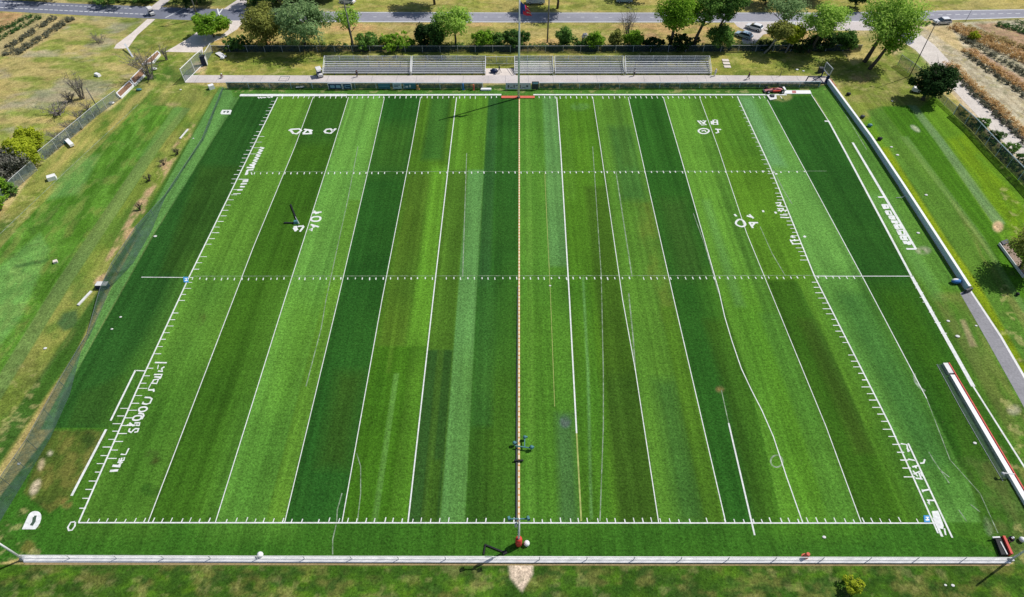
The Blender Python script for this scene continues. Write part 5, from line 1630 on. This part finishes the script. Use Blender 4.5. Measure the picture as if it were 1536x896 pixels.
def car(px, py, rz, label, paint_m, kind='car', z=0.012, group='parked vehicles', name='parked_car'):
    p = at(px, py, z)
    root = empty(name, p, label, 'van' if kind == 'van' else 'car', group)
    root.rotation_euler.z = rz
    van = kind == 'van'
    L, hw = (5.2, .98) if van else (4.4, .9)
    mb = MB()
    if van:
        body = [(-2.6, .35), (2.6, .35), (2.6, .95), (2.35, 1.2), (1.7, 2.05), (1.5, 2.15), (-2.5, 2.15), (-2.6, 2.0)]
    else:
        body = [(-2.2, .3), (2.2, .3), (2.22, .62), (2.1, .8), (1.2, .95), (-2.0, .98), (-2.2, .8)]
    rounded(body, hw, mb, 0, .93)
    o_ = mb.build('body', paint_m, root)
    bv = o_.modifiers.new('Bevel', 'BEVEL'); bv.width = .06; bv.segments = 2
    if not van:
        mb = MB(); rounded([(-1.95, .975), (1.15, .945), (.35, 1.43), (.1, 1.47), (-1.3, 1.47), (-1.5, 1.42)], hw * .92, mb, 0, .82)
        mb.build('window_band', M['glass'], root)
        mb = MB(); rounded([(.3, 1.435), (.1, 1.5), (-1.3, 1.5), (-1.55, 1.435)], hw * .8, mb, 0, .94); mb.build('roof', paint_m, root)
    else:
        mb = MB(); mb.add([(-.8, 2.31, 1.3), (.8, 2.31, 1.3), (.78, 1.76, 2.02), (-.78, 1.76, 2.02)], [(0, 1, 2, 3)]); mb.build('windscreen', M['glass'], root)
        for sx in (-1, 1):
            mb = MB(); x = sx * .968
            mb.add([(x, 1.9, 1.25), (x, .9, 1.25), (x * .985, .9, 1.85), (x * .985, 1.55, 1.85)], [(0, 1, 2, 3)]); mb.build('side_window', M['glass'], root)
    for sy in (-L * .3, L * .3):
        for sx in (-1, 1):
            mb = MB(); mb.disc((sx * (hw - .1), sy, .33), (1, 0, 0), .33, .22, 14); w_ = mb.build('wheel', M['black'], root, False)
            mb = MB(); mb.disc((sx * (hw - .1 + .115 * 1), sy, .33) if sx > 0 else (sx * (hw - .1 + .115), sy, .33), (1, 0, 0), .19, .02, 10); mb.build('rim', M['alu'], w_)
    for sx in (-.62, .62):
        mb = MB(); mb.box((sx, L / 2 + .0, .66), (.36, .08, .16)); mb.build('headlight', M['galv'], root)
        mb = MB(); mb.box((sx, -L / 2 - .0, .72), (.3, .08, .16)); mb.build('tail_light', M['red'], root)
    return root


car(1131, 44, R(52), 'white car parked among the trees beside the pale blue car', M['carwhite'])
car(1115, 56, R(50), 'pale blue car parked next to the back fence among trees', M['carblue'])
car(1180, 42, R(75), 'white car mostly hidden behind the narrow yellow green tree', M['carwhite'])
car(1240, 40, R(85), 'white car mostly hidden behind the light green spreading tree', M['carwhite'])
car(1316, 38, R(80), 'white car glimpsed under the tallest corner tree', M['carwhite'])
car(522, 4, R(70), 'white car at the top edge beside the leaning timber pole', M['carwhite'])
car(803, 5, R(90), 'white van parked across the road right of the flag', M['carwhite'], 'van', name='parked_van')
car(936, 3, R(88), 'shaded pale blue car at the top edge across the road', M['carblue'])
car(1412, 35.5, R(95), 'white car on the verge by the ochre crop rows', M['carwhite'])


def cart(px, py, rz, label, seat_m, roof_m, group=None):
    p = at(px, py, .03)
    root = empty('utility_cart', p, label, 'cart', group)
    root.rotation_euler.z = rz
    mb = MB(); rounded([(-1.2, .3), (1.2, .3), (1.25, .6), (.95, .85), (.6, .6), (-.3, .6), (-.35, .85), (-1.2, .85)], .58, mb, 0, .9); mb.build('body', M['offwhite'], root)
    mb = MB(); mb.box((0, -.1, .72), (1.0, .5, .16)); mb.box((0, -.38, 1.0), (1.0, .14, .5)); mb.build('seat', seat_m, root)
    mb = MB()
    for sx in (-.52, .52):
        for sy in (-.7, .75): mb.tube([(sx, sy, .6), (sx, sy * .9, 1.85)], .03, 5)
    mb.build('roof_frame', M['darkgrey'], root)
    mb = MB(); mb.box((0, 0, 1.9), (1.25, 1.9, .1), 0, taper=.9); mb.build('roof', roof_m, root)
    for sy in (-.8, .8):
        for sx in (-.52, .52):
            mb = MB(); mb.disc((sx, sy, .26), (1, 0, 0), .26, .18, 12); mb.build('wheel', M['black'], root)
    return root


cart(480, 114, R(25), 'white and navy cart parked at the left end of the leftmost bleacher', M['navy'], M['offwhite'])
cart(228, 22, R(40), 'white and dark cart crossing the far road by the white path', M['navy'], M['offwhite'])
# red open wheeled car by the far sideline
p = at(1161, 137.5, .03)
rc = empty('racing_car', p, 'low red open wheeled car parked by the far right sideline', 'car')
rc.rotation_euler.z = R(92); rc.scale = (.85, .92, .85)
mb = MB(); rounded([(-2.0, .25), (2.3, .25), (2.4, .4), (1.2, .62), (.5, .72), (-.1, .7), (-.6, 1.0), (-1.4, .8), (-2.0, .6)], .48, mb, 0, .6); o_ = mb.build('body', M['pink'], rc)
mb = MB(); mb.box((.55, -.4, .45), (.4, 1.9, .38)); mb.box((-.55, -.4, .45), (.4, 1.9, .38)); mb.build('side_pod', M['red'], rc)
mb = MB(); mb.ball((0, .2, .82), .24, 10, 7, 0, (1, 1.6, .6)); mb.build('cockpit', M['black'], rc)
for sy, r_ in ((-1.75, .46), (1.75, .42)):
    for sx in (-.95, .95):
        mb = MB(); mb.disc((sx, sy, r_), (1, 0, 0), r_, .42, 14); w_ = mb.build('wheel', M['black'], rc)
        mb = MB(); mb.disc((sx * 1.24, sy, r_), (1, 0, 0), r_ * .5, .02, 10); mb.build('rim', M['alu'], w_)
    mb = MB(); mb.beam((-.9, sy, .42), (.9, sy, .42), .1, .1); mb.build('axle', M['darkgrey'], rc)
mb = MB(); mb.box((0, -2.35, .9), (1.5, .45, .06)); mb.box((-.74, -2.35, .75), (.05, .5, .4)); mb.box((.74, -2.35, .75), (.05, .5, .4)); mb.build('rear_wing', M['white'], rc)
mb = MB(); mb.box((0, 2.5, .3), (1.7, .4, .06)); mb.build('front_wing', M['darkgrey'], rc)
p = at(1157, 147)
fb = empty('equipment_tray', p, 'grey equipment tray on the sideline just below the red car', 'tray')
mb = MB(p); q = G([(1150, 143.5), (1164, 143), (1165, 149), (1155, 151)]); mb.prism(q, .03, .14); mb.build('tray', M['offwhite'], fb)
mb = MB(p); q = G([(1154, 144), (1161, 144), (1161, 147), (1157, 147)]); mb.prism(q, .142, .4); mb.build('case', M['darkgrey'], fb)

# ------------------------------------------------------------------ walkway fence signs
def banner(x0, x1, y0, y1, label, m, marks=(), mark_m='white', frame=None, name='banner', lean=.0):
    """board standing at base row y1, from x0 to x1, top at row y0"""
    a, b_ = at(x0, y1), at(x1, y1)
    h_ = hgt(y1, y0)
    c = (a + b_) / 2
    root = empty(name, c, label, 'banner', 'boards on the walkway fence')
    mb = MB(c); mb.box((c.x, c.y, h_ / 2 + .05), (b_.x - a.x, .08, h_ - .1)); mb.build('board', m, root)
    W = b_.x - a.x
    if marks:
        mb = MB(c)
        for u0, u1, v0, v1 in marks:
            x_0, x_1 = a.x + W * u0, a.x + W * u1
            mb.box(((x_0 + x_1) / 2, c.y - .055, h_ * (v0 + v1) / 2), (x_1 - x_0, .02, h_ * (v1 - v0)))
        mb.build('lettering', M[mark_m], root)
    if frame:
        mb = MB(c)
        for x in (a.x, b_.x): mb.tube([(x, c.y - .06, 0), (x, c.y - .06, h_)], .07, 6)
        mb.tube([(a.x, c.y - .06, h_), (b_.x, c.y - .06, h_)], .06, 6)
        mb.build('frame', M[frame], root)
    return root


nb1 = cn('navy_banner', (.02, .06, .13))
tb1 = cn('teal_banner', (.05, .17, .22))
banner(493.5, 514, 125.5, 134.2, 'leftmost dark navy board with two pale panels on the walkway fence', nb1, [(.14, .46, .25, .72), (.56, .88, .25, .72)], 'skyblue', 'alu')
banner(515.5, 528, 125.5, 134.2, 'second dark navy board with one pale panel on the walkway fence', nb1, [(.2, .85, .25, .35), (.2, .3, .3, .7), (.2, .85, .62, .72)], 'skyblue', 'alu')
banner(568, 586, 126, 134, 'dark teal board on the walkway fence left of the white topped one', tb1, [(.1, .9, .55, .62)], 'skyblue')
banner(590, 603, 124.5, 134, 'white and teal board with dark marks on the walkway fence', cn('pale_banner', (.5, .6, .65)), [(.15, .85, .62, .72), (.15, .6, .42, .5)], 'navy')
banner(605, 624, 125.5, 134, 'dark teal board with white marks next to the orange cone', tb1, [(.05, .1, .2, .9), (.2, .4, .3, .6), (.5, .62, .35, .8)], 'offwhite')
banner(758.5, 796, 124.5, 134.6, 'large pale lettered board left of the flagpole foot', cn('pale_board', (.62, .64, .72)), [(.08, .14, .3, .7), (.18, .28, .3, .4), (.32, .36, .3, .72), (.4, .52, .58, .66), (.56, .6, .28, .7), (.66, .78, .3, .38), (.82, .9, .4, .66)], 'aludark')
banner(797.5, 808, 122.5, 134.6, 'narrow dark box board right of the flagpole foot', M['darkgrey'], [(.1, .9, .7, .95)], 'skyblue')


def post_thing(name, label, cat, px, by, ty, r, m):
    p = at(px, by); h_ = hgt(by, ty)
    mb = MB(p); mb.tube([p, p + Vector((0, 0, h_ * .1)), p + Vector((0, 0, h_))], [r * 1.6, r, r * .7], 8)
    return tag(mb.build(name, M[m]), label, cat)


post_thing('blue_bollard', 'short blue bollard at the walkway fence', 'bollard', 695, 134.5, 126, .22, 'blue')
post_thing('orange_cone', 'orange red bollard right of the blue one at the walkway fence', 'bollard', 710.5, 135, 127, .2, 'redboard')
post_thing('traffic_cone', 'small orange cone beside the teal boards on the walkway fence', 'cone', 627, 134, 128, .32, 'orange')
mb = MB(at(729, 136)); mb.prism(G([(721, 136.5), (737, 136.5), (737, 134), (722, 134)]), 0, .35); tag(mb.build('white_crate', M['white']), 'long low white crate on the grass in front of the fence gap', 'crate')
mb = MB(at(452, 131)); q = [at(444, 131, .3), at(456, 130, .3)]; mb.beam(q[0], q[1], .5, .12); mb.tube([at(445, 131.4), at(445, 131.4, .3)], .05, 5); mb.tube([at(455, 130.6), at(455, 130.6, .3)], .05, 5)
tag(mb.build('white_bench', M['white']), 'small white bench on the grass below the walkway, left of the navy boards', 'bench')
p = at(427, 115)
mb = MB(p); mb.beam(at(421, 115, .9), at(435, 115, .9), .12, .1); mb.tube([at(421, 115), at(421, 115, .9)], .05, 5); mb.tube([at(435, 115), at(435, 115, .9)], .05, 5); mb.beam(at(421, 115, .5), at(435, 115, .5), .06, .06)
tag(mb.build('barrier_rail', M['galv']), 'short grey rail on the bank edge left of the cart', 'rail')
# dark bag and tripod in the gap
p = at(749, 110)
tp = empty('camera_tripod', p, 'dark green tripod on the concrete gap between the bleachers', 'tripod')
for a in (0.4, 2.5, 4.6):
    mb = MB(p); mb.tube([p + Vector((math.cos(a) * .55, math.sin(a) * .55, 0)), p + Vector((0, 0, 1.3))], [.05, .06], 6); mb.build('leg', M['darkgrey'], tp)
mb = MB(p); mb.box(tuple(p + Vector((0, 0, 1.5))), (.35, .45, .4)); mb.build('head', cn('dark_green', (.03, .06, .03)), tp)
mb = MB(at(741, 109)); c = at(741, 109); mb.ball(c + Vector((0, 0, .45)), .8, 12, 8, 0, (1.1, .8, .62), .12, 4); tag(mb.build('duffel_bag', M['navy'], None, True), 'big dark navy bag on the concrete gap beside the tripod', 'bag')
# navy bin at the left gate
p = at(307.5, 97)
bn = empty('tall_bin', p, 'tall navy bin with a pale side at the left gate', 'bin')
mb = MB(p); mb.box(tuple(p + Vector((0, 0, 1.0))), (1.25, 1.15, 2.0), .25, taper=.94); mb.build('bin_body', M['navy'], bn)
mb = MB(p); mb.box(tuple(p + Vector((.66, -.1, 1.0))), (.08, 1.1, 1.9), .25); mb.build('side_panel', M['offwhite'], bn)
mb = MB(p); mb.box(tuple(p + Vector((-.1, .1, 2.08))), (1.3, 1.2, .14), .25); mb.tube([p + Vector((-.5, .5, 2.1)), p + Vector((-.5, .5, 2.7))], .12, 7); mb.build('lid', M['black'], bn)
p = at(333, 84)
mb = MB(p); mb.beam(at(326, 79, .25), at(337, 86, .25), 1.2, .12); mb.tube([at(329, 82), at(329, 82, .25)], .06, 5); mb.tube([at(336, 86), at(336, 86, .25)], .06, 5)
tag(mb.build('ramp_board', M['offwhite']), 'pale tilted board lying by the left end of the back fence', 'board')
ball('white_sack', 'small white sack on the bank beside the tilted board', 'sack', 334, 89, .4, 'white', (1.4, .8, .7))
mb = MB(at(318, 133)); c = at(318, 133); mb.box((c.x, c.y, .45), (1.25, 1.1, .9), .6, taper=.9); tag(mb.build('white_box', M['white']), 'white box standing on the grass below the left end of the walkway', 'box')
mb = MB(at(79, 269)); c = at(79, 269); mb.box((c.x, c.y, .4), (1.5, 1.1, .8), .55, taper=.95); tag(mb.build('white_box', M['white']), 'white box on the dry verge left of the practice grass', 'box')
mb = MB(at(104, 214)); c = at(104, 214); mb.beam(at(100, 210, .5), at(108, 218, .5), .8, .5); tag(mb.build('white_box', M['white']), 'white oblong box beside the left fence with a green cloth next to it', 'box')
ball('green_cloth', 'small bright green cloth bundle next to the oblong white box', 'cloth', 98.5, 215.5, .35, 'teal', (1.2, .9, .7))
mb = MB(at(147, 114)); c = at(147, 114); mb.box((c.x, c.y, .3), (1.5, .8, .6), -.5, taper=.85); tag(mb.build('white_tub', M['white']), 'white tub lying in the middle of the dry field', 'tub')
p = at(155, 431)
gb = empty('pallet_box', p, 'pale topped dark box at the foot of the left net', 'box')
mb = MB(p); mb.box((p.x, p.y, .4), (2.0, .9, .8), .0, taper=.92); mb.build('box_body', M['navy'], gb)
mb = MB(p); mb.box((p.x + .1, p.y, .84), (1.8, .95, .08)); mb.build('box_lid', M['offwhite'], gb)
mb = MB(at(128, 447)); mb.beam(at(117, 458, .12), at(137, 437, .12), .35, .2); tag(mb.build('white_plank', M['offwhite']), 'pale plank lying on bare soil below the dark pale topped box', 'plank')
mb = MB(at(276, 201)); mb.beam(at(270, 208, .1), at(282, 194, .1), .3, .16); tag(mb.build('white_plank', M['offwhite']), 'pale plank on the bare soil strip near the top of the net', 'plank')
mb = MB(at(44, 394)); c = at(44, 394); mb.box((c.x + 4.5, c.y, .2), (.6, .6, .4), .5); tag(mb.build('small_box', M['paleconcrete']), 'small pale box alone on the practice grass', 'box')
ball('dark_sphere', 'small white and teal marker lump beside the raised beds', 'bundle', 209, 136, .42, 'teal', (1.6, 1, .6))
p = at(198, 80)
pl_ = MB(p); pl_.beam(at(187, 66, 1.2), at(199.5, 86, .02), .4, .1); tag(pl_.build('leaning_plank', M['galv']), 'grey plank leaning down from the end of the white path', 'plank')
# blue marker mats
for x0, y0, x1, y1, lab in ((275, 416, 283, 424, 'small blue and white mat where the middle cross line meets the left goal line'), (1385, 773.5, 1395, 784, 'blue and white mat at the lower right corner of the pitch lines')):
    c = at((x0 + x1) / 2, (y0 + y1) / 2)
    mb = MB(c); mb.prism(G([(x0, y0), (x1 - 1, y0), (x1, y1), (x0 + 1, y1)]), .02, .07); r_ = tag(mb.build('blue_mat', cn('mat_blue', (.06, .28, .55))), lab, 'mat', 'blue mats by the goal lines')
    mb = MB(c); w_ = (x1 - x0)
    mb.strip(G([(x0 + .3 * w_, y0 + .3 * w_), (x0 + .8 * w_, y0 + .3 * w_)]), .12, .075); mb.strip(G([(x0 + .3 * w_, y0 + .7 * w_), (x0 + .85 * w_, y0 + .65 * w_)]), .18, .075); mb.strip(G([(x0 + .6 * w_, y0 + .25 * w_), (x0 + .55 * w_, y0 + .8 * w_)]), .12, .078)
    mb.build('white_mark', M['white'], r_)
# raised beds
def bed(q, label, zz=.45):
    P = G(q); c = (P[0] + P[2]) / 2
    root = empty('raised_bed', c, label, 'planter', 'raised beds by the left fence')
    for i in range(4):
        mb = MB(c)
        mb.beam(P[i] + Vector((0, 0, zz / 2)), P[(i + 1) % 4] + Vector((0, 0, zz / 2)), .22, zz - .01 * (i % 2))
        mb.build('side_board', M['white'], root)
    mb = MB(c); mb.sheet([c + (p_ - c) * .97 for p_ in P], zz * .8); mb.build('soil_bed', M['soil'], root)


bed([(176, 142), (195, 124), (201, 130), (182, 148.5)], 'lowest brown raised bed with a white frame by the left fence')
bed([(197, 121), (214, 104), (219, 113), (203, 129)], 'middle brown raised bed with a white frame under the leafless tree')
bed([(214, 99), (237, 79), (241, 83), (230, 96), (221, 103)][:4], 'upper narrow raised bed with a white frame near the driveway')
ball('white_rubble', 'white rubble lump on the grass beside the middle raised bed', 'rubble', 232, 105, .55, 'offwhite', (1.3, .9, .5))
ball('white_rubble', 'white rubble lump at the foot of the left fence below the lowest raised bed', 'rubble', 168, 156, .5, 'offwhite', (1.3, .9, .5))
# framed panel on dark stand, right end of the walkway
p = at(1238, 122)
fs_ = empty('framed_panel', p, 'framed mesh panel on a dark steel stand at the right end of the walkway', 'panel')
mb = MB(p)
a, b_ = at(1243.5, 114, 1.4), at(1236, 104.6, 1.4)
q = [a, b_, at(1240, 93.5, 3.3), at(1249.5, 103.5, 3.3)]
mb.add(q, [(0, 1, 2, 3)]); mb.build('mesh', M['netmid'], fs_)
mb = MB(p)
for i in range(4): mb.tube([q[i], q[(i + 1) % 4]], .12, 6)
mb.build('panel_frame', M['galv'], fs_)
mb = MB(p); mb.beam(at(1238, 125), a, .6, .5); mb.beam(at(1232, 114.5), b_, .3, .3); mb.beam(at(1206, 124, .15), at(1238, 125, .15), .2, .2); mb.beam(at(1208, 123, .1), at(1213, 114.5, 1.2), .2, .2); mb.beam(at(1216, 123, .1), at(1232, 115, 1.0), .14, .14); mb.beam(at(1212, 115, .15), at(1238, 115.5, .15), .16, .16); mb.build('stand', M['navy'], fs_)
mb = MB(p); mb.box(tuple(at(1231, 105, .6)), (.9, .8, 1.2)); mb.build('weight_box', M['darkgrey'], fs_)
p = at(1170, 116)
post_thing('thin_post', 'thin dark post at the edge of the walkway above the red car', 'post', 1170, 114.5, 106, .07, 'darkgrey')
# red and black padded box at the lower right corner
p = at(1500, 822)
rb = empty('padded_box', p, 'long black box with a red and white side by the right corner post', 'box')
q = G([(1489, 808), (1499, 807), (1511, 834), (1499, 834)])
mb = MB(p); mb.prism(q, 0, .45); mb.build('box_body', M['black'], rb)
mb = MB(p); wall_strip(mb, G([(1499, 807), (1511, 834)]), .02, .3, 0, .7); mb.build('red_side', M['red'], rb)
mb = MB(p); wall_strip(mb, G([(1498, 815), (1508, 834)]), -.12, .0, .452, .52); mb.build('white_stripe', M['offwhite'], rb)
mb = MB(p); mb.beam(at(1488.5, 806.5, .5), at(1499.5, 806, .5), .16, .16); mb.build('end_cap', M['offwhite'], rb)
# things along the barrier
p = at(1440, 421)
bg = empty('kit_bag', p, 'white and blue kit bag leaning against the end of the barrier wall', 'bag')
mb = MB(p); mb.ball(at(1434.5, 422, .4), .62, 12, 8, 0, (1.35, .75, .66), .06, 2); mb.build('bag_body', M['blue'], bg, True)
mb = MB(p); mb.ball(at(1433.5, 420.5, .55), .5, 10, 7, 0, (1.3, .6, .6)); mb.build('bag_top', M['white'], bg, True)
for x, y, lab, m in ((1270, 143, 'small black bag behind the upper end of the barrier wall', 'black'), (1291, 177, 'first dark bag of the pair behind the barrier wall', 'darkgrey'), (1302, 190, 'teal topped dark bag behind the barrier wall', 'teal'), (1317, 210, 'lowest dark bag behind the barrier wall', 'black')):
    ball('gear_bag', lab, 'bag', x + 2, y, .45, m, (1.2, .9, .75), 'bags behind the barrier wall')
ball('black_ball', 'small black ball on the grass right of the grey path', 'ball', 1525, 443, .28, 'black')
mb = MB(at(1357, 294)); mb.tube([at(1344, 297, .05), at(1354, 296, .3), at(1362, 291, 1.15)], .06, 6); tag(mb.build('cable', M['galv']), 'grey cable hanging over the barrier wall near its middle', 'cable')
# planter under the edge tree
p = at(1512, 385)
ep = empty('edge_planter', p, 'brown planter with a dark end under the tree at the right edge', 'planter')
P = G([(1499, 366), (1508, 363), (1545, 412), (1536, 416)])
mb = MB(p); mb.prism(P, 0, .35); mb.build('planter_box', mat('brown_timber', (.3, .22, .17), .9, .2), ep)
mb = MB(p); mb.prism(G([(1498.5, 366), (1508, 362.5), (1511, 367), (1502, 371)]), .352, .6); mb.build('end_lid', M['darkgrey'], ep)
mb = MB(p); wall_strip(mb, G([(1498, 367), (1535, 417)]), -.14, -.01, 0, .45); mb.build('edge_board', M['offwhite'], ep)
# white bundle under the evergreen
p = at(1374, 138)
wbn = empty('covered_trailer', p, 'small white covered trailer with a pink bundle under the evergreen', 'trailer')
mb = MB(p); mb.box(tuple(p + Vector((0, 0, .7))), (2.0, 1.4, .8), -.4, taper=.8); mb.build('cover', M['white'], wbn)
mb = MB(p); mb.box(tuple(p + Vector((.5, .9, 1.0))), (.7, .5, .4), -.4); mb.build('bundle', M['pink'], wbn)
for sx in (-1, 1):
    mb = MB(p); mb.disc(p + Vector((sx * .95, -.1, .3)), (1, -.4, 0), .3, .16, 12); mb.build('wheel', M['black'], wbn)

# loose white litter and balls
GL = 'loose white scraps and balls'
for x, y, r_, lab in ((1236, 806, .22, 'white ball on the bottom grass band right of centre'), (1422, 482, .26, 'white scrap on the right apron, upper of two beside the thick line'), (1436, 505, .34, 'largest white scrap on the right apron beside the thick line'),
                      (1464, 489, .2, 'white scrap on the right apron nearest the grey path'), (1377, 350, .3, 'white scrap beside the block lettering end'), (1389, 293, .3, 'white scrap on the grass just right of the barrier wall'),
                      (1346, 233, .32, 'white scrap right of the barrier wall, farther up'), (1337, 221, .28, 'white scrap right of the barrier wall, highest up'), (1338, 152, .26, 'white scrap near the shadow of the evergreen'),
                      (1462, 665, .24, 'white scrap on the dark grass near the winch stand'), (68, 523, .26, 'white scrap on the rough grass left of the net'), (29, 696, .24, 'white scrap lying on the net at the lower left'),
                      (168, 494, .2, 'white scrap on the pale apron right of the net'), (181, 476, .2, 'upper white scrap on the pale apron right of the net'), (233, 355, .3, 'white scrap at the loose foot of the net'),
                      (1418, 878, .16, 'left of two white balls on the rough grass at lower right'), (1429, 878.5, .2, 'right of two white balls on the rough grass at lower right'), (271, 135, .26, 'white scrap on the grass left of the corner box'),
                      (825, 429, .18, 'tiny yellowish scrap right of the tape at midfield'), (290, 208, .18, 'tiny scrap at the upper end of the soil strip'), (1195, 105, .4, 'white scrap on the bank, left of a pair at the right'), (1205, 107, .3, 'white scrap on the bank, right of a pair at the right')):
    ball('scrap', lab, 'litter', x, y, r_ * .78, 'offwhite', (1.35, 1, .3), GL)
for x, y, lab in ((1208, 838, 'small red cone on the near fence line'), (390, 833, None),):
    if lab:
        post_thing('red_cone', lab, 'cone', x, 836, 831, .3, 'redboard')
    else:
        ball('white_helmet', 'white rounded helmet on the near fence by the left part', 'helmet', 391.5, 834, .36, 'white')

# ------------------------------------------------------------------ light
to_sun = Vector((0.88, 0.47, 0)).normalized() * math.cos(R(50)) + Vector((0, 0, math.sin(R(50))))
sd = bpy.data.lights.new('sun', 'SUN')
sd.energy = 4.35; sd.angle = R(0.53); sd.color = (1.0, 0.96, 0.9)
so_ = bpy.data.objects.new('sun', sd); col.objects.link(so_)
so_.rotation_euler = (-to_sun).to_track_quat('-Z', 'Y').to_euler()
so_.location = (60, 40, 120)
w = bpy.data.worlds.new('World'); scene.world = w; w.use_nodes = True
nt = w.node_tree
sky = nt.nodes.new('ShaderNodeTexSky'); sky.sky_type = 'NISHITA'; sky.sun_disc = False
sky.sun_elevation = R(50); sky.sun_rotation = math.atan2(to_sun.x, to_sun.y)
nt.links.new(sky.outputs[0], nt.nodes['Background'].inputs[0])
nt.nodes['Background'].inputs[1].default_value = 0.085
vs_ = scene.view_settings
vs_.view_transform = 'Standard'; vs_.look = 'None'; vs_.exposure = 0.0; vs_.gamma = 1.0
vs_.use_curve_mapping = False
scene.cycles.max_bounces = 6
scene.cycles.transparent_max_bounces = 16
